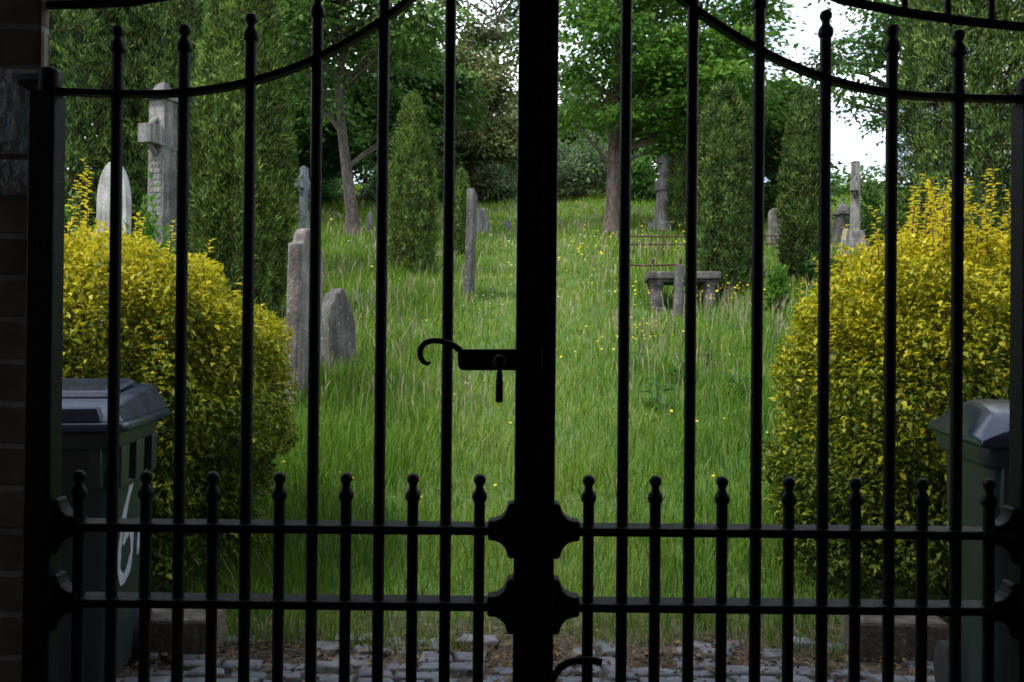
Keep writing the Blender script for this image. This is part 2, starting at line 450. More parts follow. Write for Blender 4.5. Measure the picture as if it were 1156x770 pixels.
# cobbled path: worn setts bedded in the soil
rs = np.random.RandomState(3)
mb = MB()
y = 1.1
row = 0
while y < 3.44:
    dep = rs.uniform(.075, .115)
    x = -2.6 + rs.uniform(0, .2)
    while x < 2.6:
        wd = rs.uniform(.10, .19)
        edge = y + rs.uniform(-.05, .05)
        if rs.rand() > .07 and not (edge > 3.2 and rs.rand() < .6) and not (abs(x + wd / 2) > 1.35 and edge > 3.1 and rs.rand() < .7):
            g = rs.uniform(.006, .014)
            zt = rs.uniform(.006, .034)
            jx = rs.uniform(-.014, .014, 8); jy = rs.uniform(-.010, .010, 8)
            x0, x1, y0, y1 = x + g, x + wd - g, y + g, y + dep - g
            rings = []
            for ins, z in ((-.003, -.03), (0, zt - .008), (.005, zt - .001), (.016, zt + .001)):
                rings.append([(x0 + ins + jx[0], y0 + ins + jy[0], z), ((x0 + x1) / 2 + jx[1], y0 + ins * .8 + jy[1], z), (x1 - ins + jx[2], y0 + ins + jy[2], z),
                              (x1 - ins * .8 + jx[3], (y0 + y1) / 2, z), (x1 - ins + jx[4], y1 - ins + jy[4], z), ((x0 + x1) / 2 + jx[5], y1 - ins * .8 + jy[5], z), (x0 + ins + jx[6], y1 - ins + jy[6], z), (x0 + ins * .8 + jx[7], (y0 + y1) / 2, z)])
            fs = []
            for q in range(3):
                for k in range(8):
                    fs.append((q * 8 + k, q * 8 + (k + 1) % 8, q * 8 + 8 + (k + 1) % 8, q * 8 + 8 + k))
            fs.append(tuple(24 + k for k in range(8)))
            mb.add([p for r in rings for p in r], fs)
        x += wd
    y += dep
    row += 1
tag(mb.build('cobbled_path', M['sett'], smooth=50), None, None, kind='structure')

# ------------------------------------------------------------------ gateway building: visible pier, plus unseen passage added to darken the gates
gw = empty('brick_gateway', (0, 1.4, 0), 'dark brick gateway, a shaded pier by the hinge post; unseen passage added for shade', 'gateway')
def gpart(mb_, name, mat, **k):
    return mb_.build(name, mat, gw, loc=(0, -1.4, 0), **k)
WY = 1.50
XL, XR = P(43, 385, WY).x, 0.935
def arched(xl, xr, spring, top):
    c_, r_ = (xl + xr) / 2, (xr - xl) / 2
    o_ = [(-5, -.05), (xl, -.05), (xl, spring)]
    o_ += [(c_ - r_ * math.cos(PI * k / 16), spring + r_ * .6 * math.sin(PI * k / 16)) for k in range(1, 16)]
    return o_ + [(xr, spring), (xr, -.05), (5, -.05), (5, top), (-5, top)]
gpart(MB().prism(arched(-1.16, 1.22, 2.15, 4.6), WY + .033, 1.98), 'front_wall', M['brick'], bevel=.012)  # unseen height and width shaped to shade bins and cobbles
gpart(MB().prism([(max(-1.7, min(1.75, x)), min(z, 3.0)) for x, z in arched(XL, XR, 2.15, 3.0)], WY, WY + .03), 'brick_jamb', M['brick'], bevel=.010)
for p0, p1 in ((77, 176), (179, 223)):
    z1, z0 = P(20, p0, WY).z, P(20, p1, WY).z
    gpart(MB().box((XL - .127, WY + .013, (z0 + z1) / 2), (.262, .036, z1 - z0)), 'quoin_stone', M['quoin'], bevel=.010)
for x_ in (-1.9, 1.95):
    gpart(MB().box((x_, -1.9, 1.45), (.3, 6.15, 3.0)), 'shade_wall', M['brick'])  # unseen side walls added to keep light off the gates
gpart(MB().box((0, -1.9, 3.06), (4.3, 6.15, .2)), 'shade_ceiling', M['plaster'])  # unseen cover overhead, added for shade
for x_ in (-.87, .91):
    gpart(MB().box((x_, -4.85, 1.42), (1.765, .08, 2.96)), 'shade_door', M['wood'])  # unseen closed doors added to block light from behind
gpart(MB().box((0.02, -1.9, .006), (3.5, 5.9, .03)), 'unseen_floor', M['floor'])  # unseen floor added to control light bounced onto the gates
mbr = MB()
mbr.prism([(-5.2, 4.6), (5.2, 4.6), (5.2, 4.75), (0, 6.3), (-5.2, 4.75)], -5, 1.8)
gpart(mbr, 'shade_roof', M['slate'])  # unseen top added to shade the gates

# ------------------------------------------------------------------ iron gates
GY = 1.45
def gz(py): return P(605, py, GY).z
def gx(px, py=400): return P(px, py, GY).x
GC = gx(604.5)
SP = 75.2 / F * GY
ZB = 0.06
z_r1, z_r2 = gz(598), gz(683)
BR = .0098

def finial(parent, x, z):
    pr = [(.0098, -.002), (.0124, .002), (.0133, .008), (.0120, .014), (.0085, .019), (.0064, .024), (.0074, .028), (.0102, .033), (.0108, .038), (.0088, .043), (.004, .046)]
    return MB().lathe(pr, (x, GY, z), 14).build('finial', M['iron'], parent, smooth=60, loc=None)

def rebase(ch, root):
    # children were built in world coordinates: shift them into the root's frame
    ch.location = ch.location - Vector(root.location)
    return ch

def gate_leaf(sgn, label, curve_px, hinge_x):
    root = empty('iron_gate', (GC + sgn * hinge_x, GY, 0), label, 'gate', 'pair of iron gates')
    def bp(mb_, name, **k):
        return rebase(mb_.build(name, M['iron'], root, **k), root)
    # stile at the meeting line and hinge post
    sx = GC + sgn * .0175
    bp(MB().box((sx, GY, 1.25), (.0335, .040, 2.5 - 2 * ZB)), 'meeting_stile', bevel=.003)
    if sgn > 0:
        bp(MB().box((GC, GY - .025, 1.25), (.020, .008, 2.36)), 'cover_strip', bevel=.002)
    hx = GC + sgn * hinge_x
    ztop = gz(110)
    bp(MB().box((hx, GY, (ztop + ZB) / 2), (.046, .040, ztop - ZB)), 'hinge_post', bevel=.004)
    zp = gz(94)
    mb = MB().lathe([(.017, 0), (.0185, .004), (.0185, .034), (.015, .040), (.006, .044)], (hx + sgn * -.004, GY, ztop), 16)
    mb.tube([(hx, GY, zp), (hx + sgn * .05, GY + .01, zp), (hx + sgn * .06, GY + .08, zp)], .0095)
    bp(mb, 'hinge_collar', smooth=40)
    bp(MB().lathe([(.03, 0), (.034, .006), (.034, .03), (.03, .036)], (hx, GY, .22), 18).tube([(hx, GY, .24), (hx + sgn * .05, GY + .01, .24), (hx + sgn * .06, GY + .08, .24)], .011), 'hinge_collar', smooth=40)
    # swept top rail through the bars
    pts = []
    for off, py in curve_px:
        pts.append(Vector((GC + sgn * off / F * GY, GY, gz(py))))
    # smooth the curve (Catmull-Rom)
    cv = []
    for i in range(len(pts) - 1):
        p0, p1, p2, p3 = pts[max(i - 1, 0)], pts[i], pts[i + 1], pts[min(i + 2, len(pts) - 1)]
        for k in range(6):
            t = k / 6
            cv.append(.5 * ((2 * p1) + (p2 - p0) * t + (2 * p0 - 5 * p1 + 4 * p2 - p3) * t * t + (3 * p1 - p0 - 3 * p2 + p3) * t ** 3))
    cv.append(pts[-1])
    vs, fs = [], []
    for i, p in enumerate(cv):
        t = (cv[min(i + 1, len(cv) - 1)] - cv[max(i - 1, 0)]).normalized()
        nrm = Vector((-t.z, 0, t.x)); nrm = nrm if nrm.z > 0 else -nrm
        for a, b in ((-.005, -.011), (-.005, .011), (.005, .011), (.005, -.011)):
            q = p + nrm * a; vs.append((q.x, q.y + b, q.z))
    for i in range(len(cv) - 1):
        for k in range(4):
            fs.append((i * 4 + k, i * 4 + (k + 1) % 4, i * 4 + 4 + (k + 1) % 4, i * 4 + 4 + k))
    fs += [(0, 1, 2, 3), tuple(len(vs) - 4 + k for k in (3, 2, 1, 0))]
    bp(MB().add(vs, fs), 'top_rail', bevel=.002)
    xs_, zs_ = np.array([p.x * sgn for p in cv]), np.array([p.z for p in cv])
    o_ = np.argsort(xs_)
    # lower rails
    x_in, x_out = GC + sgn * .034, hx - sgn * .022
    for zz in (z_r1, z_r2, .12):
        bp(MB().box(((x_in + x_out) / 2, GY + .006, zz), (abs(x_out - x_in), .048, .0145)), 'rail', bevel=.0025)
    # tall bars
    for k in range(6):
        x = GC + sgn * (99.5 + 75.2 * k) / F * GY
        zt = float(np.interp(x * sgn, xs_[o_], zs_[o_])) + .072
        b = bp(MB().tube([(x, GY, ZB + .03), (x, GY, zt)], BR, 14), 'bar', smooth=50)
        f_ = finial(b, x, zt)
    # dog bars
    for k in range(7):
        x = GC + sgn * (61.5 + 75.2 * k) / F * GY
        zt = gz(566)
        b = bp(MB().tube([(x, GY, ZB + .03), (x, GY, zt)], BR * .98, 14), 'short_bar', smooth=50)
        f_ = finial(b, x, zt)
    # ogee plates where the rails meet the stiles
    for zz in (z_r1, z_r2):
        for x0, s2, k in ((GC + sgn * .033, sgn, 1.0), (hx - sgn * .022, -sgn, 1.0)):
            e = []
            u = GY / F
            half = [(0, 31), (5, 31), (8, 29), (8.5, 25), (11, 19), (16, 14), (22, 11.5), (28, 11), (30, 9.5), (30, 4)]
            e = [(x0 + s2 * a * u, zz + b * u) for a, b in half] + [(x0 + s2 * a * u, zz - b * u) for a, b in half[::-1]]
            bp(MB().prism(e, GY - .014, GY + .020), 'corner_plate', bevel=.003)
    return root, bp

curveL = [(548, 108.5), (470, 110.5), (400, 108.5), (325, 95.5), (250, 68.5), (175, 24), (100, -40), (24, -120)]
curveR = [(550, 107), (472, 106), (400, 101.5), (325, 85.5), (249, 54), (174, 7), (100, -55), (24, -135)]
leftg, bpl = gate_leaf(-1, 'black iron gate leaf with no latch hook, in front of the painted bin', curveL, 554.5 / F * GY)
rightg, bpr = gate_leaf(1, 'black iron gate leaf carrying the hooked latch, in front of the unmarked bin', curveR, 557 / F * GY)
# latch: sliding box with curled hook, on the right-hand stile
fy = GY - .034
def L2(px, py): p = P(px, py, fy); return (p.x, p.z)
out = [L2(612, 394), L2(522, 394), L2(517, 397), L2(517, 412), L2(519, 416), L2(523, 418), L2(612, 418)]
lb = bpr(MB().prism(out, fy - .012, fy + .014), 'latch_box', bevel=.003)
hk = [(520, 396), (514, 391), (506, 387.5), (497, 385), (488, 384.5), (480, 387), (475.5, 392), (474, 398), (475, 404), (478.5, 409), (483, 411), (486, 408.5)]
hp = [P(a, b, fy) for a, b in hk]
hr = [.0062, .0055, .0052, .0052, .0052, .0052, .0052, .0052, .005, .0045, .0035, .0022]
hk_o = MB().tube(hp, hr, 10).build('latch_hook', M['iron'], None, smooth=60)
hk_o.parent = rightg; rebase(hk_o, rightg)
# ribbed drop-bolt handle near the bottom of the right leaf
bpts = [(622, 772), (626, 762), (633, 753), (642, 748), (652, 746), (663, 745.5), (672, 746), (679, 748)]
bv = [P(a, b, GY - .03) for a, b in bpts]
dense, rad = [], []
for i in range(len(bv) - 1):
    for k in range(5):
        dense.append(bv[i].lerp(bv[i + 1], k / 5)); rad.append(.0055 if (i * 5 + k) % 2 else .0072)
dense.append(bv[-1]); rad.append(.006)
bpr(MB().tube(dense, rad, 10), 'bolt_handle', smooth=70)
# padlock through the latch
pp = P(564, 408, fy - .02)
pl = empty('padlock', pp, 'small narrow padlock hanging from the latch box of the gate', 'padlock')
u = fy / F
ring = [(4.6 * u * math.cos(a) * 1.25, -.0, 6 * u * math.sin(a)) for a in np.linspace(-1.0, PI + 1.0, 18)]
MB().tube(ring, .0022, 8).build('shackle', M['steel'], pl, smooth=60)
mb = MB().lathe([(.0035, -.044), (.0052, -.042), (.0052, -.020), (.0035, -.016), (.003, -.006)], (0, 0, -.0), 12)
mb.lathe([(.0046, -.068), (.0062, -.066), (.0062, -.032), (.0048, -.028)], (0, 0, .0), 12)
mb.build('lock_body', M['iron'], pl, smooth=40)

# overthrow above the gates
ov = empty('iron_overthrow', (GC, GY + .07, gz(20)), 'black iron overthrow arching above both gates with short upright bars', 'overthrow')
oy = GY + .07
def opt(px, py): p = P(px, py, oy); return p
low = [opt(20, 6), opt(90, 5), opt(150, 2), opt(210, -8), opt(300, -40), opt(420, -110), opt(590, -160), opt(760, -110), opt(880, -28), opt(950, 0), opt(1020, 14), opt(1090, 24), opt(1150, 30), opt(1210, 34)]
mb = MB().tube([p - ov.location for p in low], .0085, 8)
mb.build('lower_rail', M['iron'], ov, smooth=60)
up = [p + Vector((0, 0, .17)) for p in low]
MB().tube([p - ov.location for p in up], .0085, 8).build('upper_rail', M['iron'], ov, smooth=60)
lx = [p.x for p in low]; lz = [p.z for p in low]
for px in list(range(-10, 1230, 49)):
    x = opt(px + 2, 10).x
    if not lx[0] < x < lx[-1]: continue
    z0 = float(np.interp(x, lx, lz))
    MB().tube([(x - ov.location.x, 0, z0 - ov.location.z), (x - ov.location.x, 0, z0 + .17 - ov.location.z)], .006, 8).build('upright', M['iron'], ov, smooth=60)

# ------------------------------------------------------------------ wheelie bins
def wheelie_bin(loc, rz, label, curved, mat, lidmat, number):
    r = empty('wheelie_bin', loc, label, 'bin', 'wheelie bins behind the gates', rz)
    def ring(w_, d_, z, rad=.045, n=4):
        pts = []
        for sx_, sy_, a0 in ((1, -1, -90), (1, 1, 0), (-1, 1, 90), (-1, -1, 180)):
            for k in range(n):
                a = R_(a0 + 90 * k / (n - 1))
                pts.append((sx_ * (w_ / 2 - rad) + rad * math.cos(a), sy_ * (d_ / 2 - rad) + rad * math.sin(a), z))
        return pts
    def loft(rings, cap0=True, cap1=True):
        n = len(rings[0]); fs = []
        for q in range(len(rings) - 1):
            for k in range(n):
                fs.append((q * n + k, q * n + (k + 1) % n, (q + 1) * n + (k + 1) % n, (q + 1) * n + k))
        if cap0: fs.append(tuple(range(n - 1, -1, -1)))
        if cap1: fs.append(tuple((len(rings) - 1) * n + k for k in range(n)))
        return MB().add([p for r_ in rings for p in r_], fs)
    def sh(pts, dy): return [(a, b + dy, c) for a, b, c in pts]
    body = loft([sh(ring(.35, .38, .03), .03), sh(ring(.365, .40, .06), .03), sh(ring(.43, .485, .76), .01), ring(.432, .49, .80), ring(.436, .496, .865),
                 ring(.475, .545, .872, .05), ring(.485, .555, .895, .05), ring(.485, .555, .928, .05)])
    # ribs in the recess below the rim
    for s in (() if curved else (-1, 1)):
        for yy, ww in ((-.195, .09), (-.005, .10), (.205, .075)):
            body.box((s * .226, yy, .808), (.034, ww, .135), top=(1.2, 1))
        body.box((s * .222, .0, .735), (.018, .45, .022))
    for xx in (-.17, 0, .17):
        body.box((xx, -.258, .81), (.04, .034, .13))
    body.build('body', mat, r, bevel=.004, smooth=35)
    if curved:
        # rolled lid: the profile along y is an arc
        rings = []
        for k in range(11):
            t = k / 10
            yv = -.305 + .60 * t
            zc = .952 + .095 * math.sin(PI * (.12 + .80 * t)) ** .8 - (.02 if k == 0 else 0)
            wtop = .40
            rings.append([(-.255, yv, .93), (-.255, yv, .95), (-wtop / 2, yv, zc - .004), (-wtop / 2 + .03, yv, zc + .006), (wtop / 2 - .03, yv, zc + .006), (wtop / 2, yv, zc - .004), (.255, yv, .95), (.255, yv, .93)])
        n = 8; fs = []
        for q in range(10):
            for k in range(n):
                fs.append((q * n + k, q * n + (k + 1) % n, q * n + n + (k + 1) % n, q * n + n + k))
        fs += [tuple(range(n)), tuple(10 * n + k for k in range(n - 1, -1, -1))]
        lid = MB().add([p for q in rings for p in q], fs)
    else:
        lid = loft([sh(ring(.55, .66, .93, .04), .015), sh(ring(.56, .67, .945, .04), .015), sh(ring(.55, .66, .962, .04), .015)])
        tp = [(-.265, -.305, .962), (.265, -.305, .962), (.268, .335, .962), (-.268, .335, .962), (-.215, -.235, 1.005), (.215, -.235, 1.005), (.22, .285, 1.062), (-.22, .285, 1.062)]
        lid.add(tp, [(0, 1, 5, 4), (1, 2, 6, 5), (2, 3, 7, 6), (3, 0, 4, 7), (4, 5, 6, 7), (3, 2, 1, 0)])
        tp = [(-.17, -.06, 1.025), (.15, -.06, 1.025), (.17, .24, 1.067), (-.19, .24, 1.067), (-.155, -.035, 1.049), (.135, -.035, 1.049), (.15, .225, 1.085), (-.17, .225, 1.085)]
        lid.add(tp, [(0, 1, 5, 4), (1, 2, 6, 5), (2, 3, 7, 6), (3, 0, 4, 7), (4, 5, 6, 7), (3, 2, 1, 0)])
        lid.box((.10, -.285, .985), (.20, .05, .05), top=(.85, .7))
    lid.build('lid', lidmat, r, bevel=.007, smooth=35)
    MB().tube([(-.2, .29, .90), (-.2, .345, .92), (.2, .345, .92), (.2, .29, .90)], .014, 10).build('handle', mat, r, smooth=50)
    for s in (-1, 1):
        MB().lathe([(.03, -.022), (.085, -.025), (.098, -.018), (.098, .018), (.085, .025), (.03, .022)], (0, 0, 0), 24, Matrix.Translation((s * .195, .255, .1)) @ Matrix.Rotation(PI / 2, 4, 'Y')).build('wheel', M['rubber'], r, smooth=40)
    if number:
        # side plane: x = half width at height z
        def sp(u, z): return Vector(((.365 + (.43 - .365) * (z - .06) / .70) / 2 + .0005, -.235 + u, z))
        six = [(.25, .745), (.215, .70), (.175, .64), (.14, .57), (.125, .50), (.13, .44), (.165, .395), (.215, .385), (.265, .41), (.29, .46), (.28, .52), (.245, .555), (.20, .55), (.165, .515)]
        one = [(.43, .72), (.41, .62), (.39, .52), (.375, .43)]
        for name, st in (('painted_six', six), ('painted_one', one)):
            pts = [sp(*q) for q in st]
            dn = []
            for i in range(len(pts) - 1):
                for k in range(3): dn.append(pts[i].lerp(pts[i + 1], k / 3))
            dn.append(pts[-1])
            n = len(dn)
            mb = MB(); vs, fs = [], []
            for i, p in enumerate(dn):
                t = (dn[min(i + 1, n - 1)] - dn[max(i - 1, 0)]).normalized()
                sd_ = Vector((0, -t.z, t.y)).normalized()
                wv = (.019 + .004 * math.sin(i * 1.1)) * (.55 if i in (0, n - 1) else 1)
                for a, b in ((-1, 0), (1, 0), (1, 1), (-1, 1)):
                    q = p + sd_ * wv * a; vs.append((q.x + .0025 * b, q.y, q.z))
            for i in range(n - 1):
                for k in range(4):
                    fs.append((i * 4 + k, i * 4 + (k + 1) % 4, i * 4 + 4 + (k + 1) % 4, i * 4 + 4 + k))
            fs += [(3, 2, 1, 0), tuple(4 * n - 4 + k for k in range(4))]
            mb.add(vs, fs).build(name, M['white_paint'], r)['label'] = 'white hand-painted figure on the side of the bin'
    return r

def place_bin(cx_, cy_, ang, corner):
    """front corner (x,y) -> centre; corner=+1 right-front, -1 left-front"""
    fw = Vector((math.sin(ang), math.cos(ang), 0)); rt = Vector((math.cos(ang), -math.sin(ang), 0))
    c = Vector((cx_, cy_, 0)) + fw * .26 - rt * .235 * corner
    return Vector((c.x, c.y, .025))
a1 = R_(-10)
wheelie_bin(place_bin(-1.29, 2.76, a1, 1) + Vector((0, 0, -.015)), -a1, 'dark green wheelie bin with white painted figures on its side', False, M['bin_green'], M['bin_lid'], True)
a2 = R_(13)
wheelie_bin(place_bin(1.36, 2.42, a2, -1), -a2, 'grey green wheelie bin with a rolled dark lid and no paint marks', True, M['bin_grey'], M['bin_lid'], False)

# kerb blocks
for px0, px1, dd, lab, rz in ((150, 236, 3.25, 'squared sandstone kerb block at the foot of the golden bush beside the painted bin', .04), (972, 1075, 3.3, 'dirty sandstone kerb block under the golden bush beside the unmarked bin', -.05)):
    xa, xb = P(px0, 720, dd).x, P(px1, 720, dd).x
    k = empty('kerb_stone', ((xa + xb) / 2, dd + .11, 0), lab, 'kerb stone', 'kerb stones under the bushes', rz)
    k_ = MB().box((0, 0, .065), (abs(xb - xa), .20, .19)).build('block', M['kerb'], k, bevel=.016)

# ------------------------------------------------------------------ foliage builders
def bush(loc, rx, ry, zc, rz, n, seed, label, sprigs, leafmat, lsize=.031, group=None):
    """clipped golden bush: a thick shell of leaves on an uneven dome, with long shoots at the top"""
    r = np.random.RandomState(seed)
    root = empty('golden_bush', loc, label, 'bush', group)
    d = unit(r.normal(size=(n, 3)))
    ph = r.uniform(0, 6.28, 12)
    bump = 1 + .035 * np.sin(d[:, 0] * 3 + ph[5]) * np.sin(d[:, 2] * 4 + ph[6]) + .05 * np.sin(d[:, 0] * 5 + ph[0]) * np.sin(d[:, 2] * 6 + ph[1]) + .045 * np.sin(d[:, 0] * 11 + d[:, 1] * 9 + ph[2]) + .035 * np.sin(d[:, 2] * 14 + d[:, 0] * 8 + ph[3]) + .025 * np.sin(d[:, 2] * 25 + d[:, 0] * 23 + ph[4])
    depth = 1 - np.abs(r.normal(0, .10, n)) - (r.rand(n) < .25) * r.uniform(0, .45, n)
    # super-ellipsoid: fuller sides
    q = np.sign(d) * np.abs(d) ** np.array([.86, .86, .80])
    q = q / np.maximum((np.abs(q) ** 2.15).sum(1, keepdims=True) ** (1 / 2.15), 1e-6)
    low_ = d[:, 2] < 0
    q[low_, :2] = unit(d[low_, :2]) * (1 - .16 * np.abs(d[low_, 2:3]) ** 2)
    p = q * (bump * depth)[:, None] * np.array([rx, ry, rz])
    p[:, 2] += zc
    keep = p[:, 2] > .03
    p, d, depth = p[keep], d[keep], depth[keep]
    m = len(p)
    outw = unit(d * np.array([1, 1, .8]))
    jit = r.normal(size=(m, 3))
    ld = unit(outw * .55 + jit * .75 + np.array([0, 0, .25]))
    nr = unit(outw * .5 + np.array([0, 0, .9]) + jit[:, ::-1] * .45)
    ln = r.uniform(.5, 1.4, m) * lsize
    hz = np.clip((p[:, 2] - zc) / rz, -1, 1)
    var = np.clip(.35 + .36 * hz + r.normal(0, .14, m) + (depth - .9) * .8, 0, 1)  # low and inner leaves naturally greener, also darkened as painted-in shade
    P_, D_, N_, L_, V_ = [p], [ld], [nr], [ln], [var]
    tw = MB()
    # main stems
    for k in range(9):
        a = 2 * PI * k / 9
        tw.tube([(.08 * math.cos(a), .08 * math.sin(a), 0), (rx * .35 * math.cos(a), ry * .35 * math.sin(a), zc), (rx * .7 * math.cos(a), ry * .7 * math.sin(a), zc + rz * .55)], [.016, .011, .004], 6)
    for (sx_, sy_, hgt, lean) in sprigs:
        dd_ = np.array([sx_, sy_]); rad = np.sqrt((sx_ / rx) ** 2 + (sy_ / ry) ** 2)
        z0 = zc + rz * max(.0, 1 - min(rad, 1) ** 2.5) ** .4 - .08
        pts = [np.array([sx_, sy_, z0]) + np.array([lean * t * t, r.uniform(-.01, .01), (hgt + .08) * t]) for t in np.linspace(0, 1, 6)]
        tw.tube(pts, [.004, .0035, .003, .0025, .002, .001], 5)
        nk = int(hgt * 62) + 10
        for k in range(nk):
            t = (k + .5) / nk
            c = np.array([np.interp(t, np.linspace(0, 1, 6), [q_[j] for q_ in pts]) for j in range(3)])
            az = r.uniform(0, 6.28)
            out_ = np.array([math.cos(az), math.sin(az), r.uniform(.15, .6)])
            P_.append(c[None]); D_.append(out_[None]); N_.append(np.array([[-out_[0] * .3, -out_[1] * .3, 1.]]))
            L_.append(np.array([r.uniform(.9, 1.5) * lsize * (1.25 - .5 * t)])); V_.append(np.array([np.clip(r.normal(.88, .1), 0, 1)]))
    p, ld, nr, ln, var = map(np.concatenate, (P_, D_, N_, L_, V_))
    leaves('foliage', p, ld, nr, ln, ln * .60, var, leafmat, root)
    tw.build('stem', M['twig'], root, smooth=60)
    return root

def column_yew(loc, rx, h, n, seed, label, mat, lean=0., tips=1, size=.085, name='columnar_yew', group='columnar yews among the graves', taper=.8):
    """fastigiate yew: many upright tufts of short sprays over a fluted column"""
    r = np.random.RandomState(seed)
    root = empty(name, loc, label, 'tree', group)
    t = r.rand(n) ** .9
    az = r.uniform(0, 2 * PI, n)
    ph = r.uniform(0, 6.28, 8)
    prof = np.interp(t, [0, .06, .25, .5, .75, .9, .97, 1], [.62, .82, 1, .97, taper, taper * .66, taper * .38, .12])
    flute = 1 + .09 * np.sin(az * 5 + ph[0] + t * 3) + .07 * np.sin(az * 9 + ph[1] - t * 4) + .05 * np.sin(t * 40 + az * 3 + ph[2])
    lobes = np.where(np.sin(az * 3 + ph[3]) > 0, 1, .9)
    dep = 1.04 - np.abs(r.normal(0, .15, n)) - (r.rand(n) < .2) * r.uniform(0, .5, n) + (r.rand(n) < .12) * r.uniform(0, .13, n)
    rad = rx * prof * flute * lobes * dep
    hh = h * (1 - .10 * (tips - 1) * (np.cos(az * tips) < 0) * (t > .75))
    c = np.stack([rad * np.cos(az) + lean * t * h, rad * np.sin(az), t * hh + r.normal(0, .02, n)], 1)
    outw = np.stack([np.cos(az), np.sin(az), np.zeros(n)], 1)
    k = 11
    C = np.repeat(c, k, 0); O = np.repeat(outw, k, 0); m = n * k
    up = np.array([0, 0, 1.])
    tuft_axis = unit(np.repeat(unit(outw * r.uniform(.15, .8, (n, 1)) + up + r.normal(0, .25, (n, 3))), k, 0) + r.normal(0, .42, (m, 3)))
    C = C + r.normal(0, size * .30, (m, 3)) * np.array([1, 1, 1.4])
    nr = unit(O + r.normal(0, .5, (m, 3)) + up * .3)
    ln = r.uniform(.5, 1.15, m) * size
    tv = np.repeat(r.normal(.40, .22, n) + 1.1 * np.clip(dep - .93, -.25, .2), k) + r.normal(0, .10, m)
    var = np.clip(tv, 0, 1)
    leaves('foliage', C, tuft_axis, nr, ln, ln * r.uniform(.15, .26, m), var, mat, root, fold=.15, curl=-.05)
    MB().tube([(0, 0, -.1), (lean * h * .4, 0, h * .4), (lean * h * .9, 0, h * .9)], [rx * .16, rx * .12, rx * .03], 8).build('trunk', M['bark'], root, smooth=60)
    return root

def broad_tree(loc, path, tr, crown, ncl, nleaf, lsize, seed, label, mat, bark, group='broadleaf trees on the slope', flat=.45, clr=.16, name='broadleaf_tree', shell=.35):
    """trunk along path (local), limbs to leaf clusters filling an uneven ellipsoid crown=(cx,cy,cz,rx,ry,rz) (local)"""
    r = np.random.RandomState(seed)
    root = empty(name, loc, label, 'tree', group)
    cx_, cy_, cz_, rx, ry, rz = crown
    tw = MB()
    n = len(path)
    rad = [tr * (1.45 if i == 0 else 1 - .85 * i / (n - 1)) for i in range(n)]
    # smooth the path
    pp_ = [Vector(p) for p in path]; dn, dr = [], []
    for i in range(n - 1):
        for k in range(5):
            t = k / 5
            p0, p1, p2, p3 = pp_[max(i - 1, 0)], pp_[i], pp_[i + 1], pp_[min(i + 2, n - 1)]
            dn.append(.5 * ((2 * p1) + (p2 - p0) * t + (2 * p0 - 5 * p1 + 4 * p2 - p3) * t * t + (3 * p1 - p0 - 3 * p2 + p3) * t ** 3)); dr.append(rad[i] + (rad[i + 1] - rad[i]) * t)
    dn.append(pp_[-1]); dr.append(rad[-1])
    tw.tube(dn, dr, 12)
    # cluster centres
    d = unit(r.normal(size=(ncl, 3))); q = d * (shell + (1 - shell) * r.rand(ncl, 1) ** .6) * np.array([rx, ry, rz]) * (1 + .16 * np.sin(d[:, :1] * 6 + seed) + .12 * np.sin(d[:, 2:] * 8 + seed * 2))
    cc = q + np.array([cx_, cy_, cz_])
    ztop = dn[-1].z
    zs = np.array([p.z for p in dn])
    for c in cc:
        zz = min(max(c[2] - r.uniform(.25, .6) * abs(c[0] - cx_) - .3, zs[len(zs) // 4]), ztop)
        i = int(np.argmin(np.abs(zs - zz)))
        a = dn[i]; b = Vector(c)
        mid = a.lerp(b, .55) + Vector((r.normal(0, .1), r.normal(0, .1), .12 * (b - a).length * r.uniform(-.2, 1)))
        tw.tube([a, a.lerp(mid, .5) + Vector((0, 0, .03)), mid, b], [min(dr[i] * .5, .07 + .012 * rx), .045, .028, .008], 5, cap=False)
    per = max(1, nleaf // ncl)
    cr_ = clr * (rx * ry * rz) ** (1 / 3) * r.uniform(.65, 1.5, ncl)
    m = per * ncl
    ci = np.repeat(np.arange(ncl), per)
    g = r.normal(size=(m, 3)); g = g * np.array([1, 1, flat])
    p = cc[ci] + g * cr_[ci][:, None]
    p[:, 2] -= .25 * (g[:, 0] ** 2 + g[:, 1] ** 2) * cr_[ci] * .35      # sprays droop at their edges
    ld = unit(g * np.array([1, 1, .3]) + r.normal(0, .7, (m, 3)) - np.array([0, 0, .2]))
    nr = unit(np.array([0, 0, 1.]) + r.normal(0, .45, (m, 3)))
    ln = r.uniform(.7, 1.4, m) * lsize
    var = np.clip(np.repeat(r.normal(.5, .16, ncl), per) + r.normal(0, .13, m) + .1 * g[:, 2], 0, 1)
    leaves('crown', p, ld, nr, ln, ln * .58, var, mat, root, fold=.12, curl=.2)
    tw.build('trunk', bark, root, smooth=60)
    return root

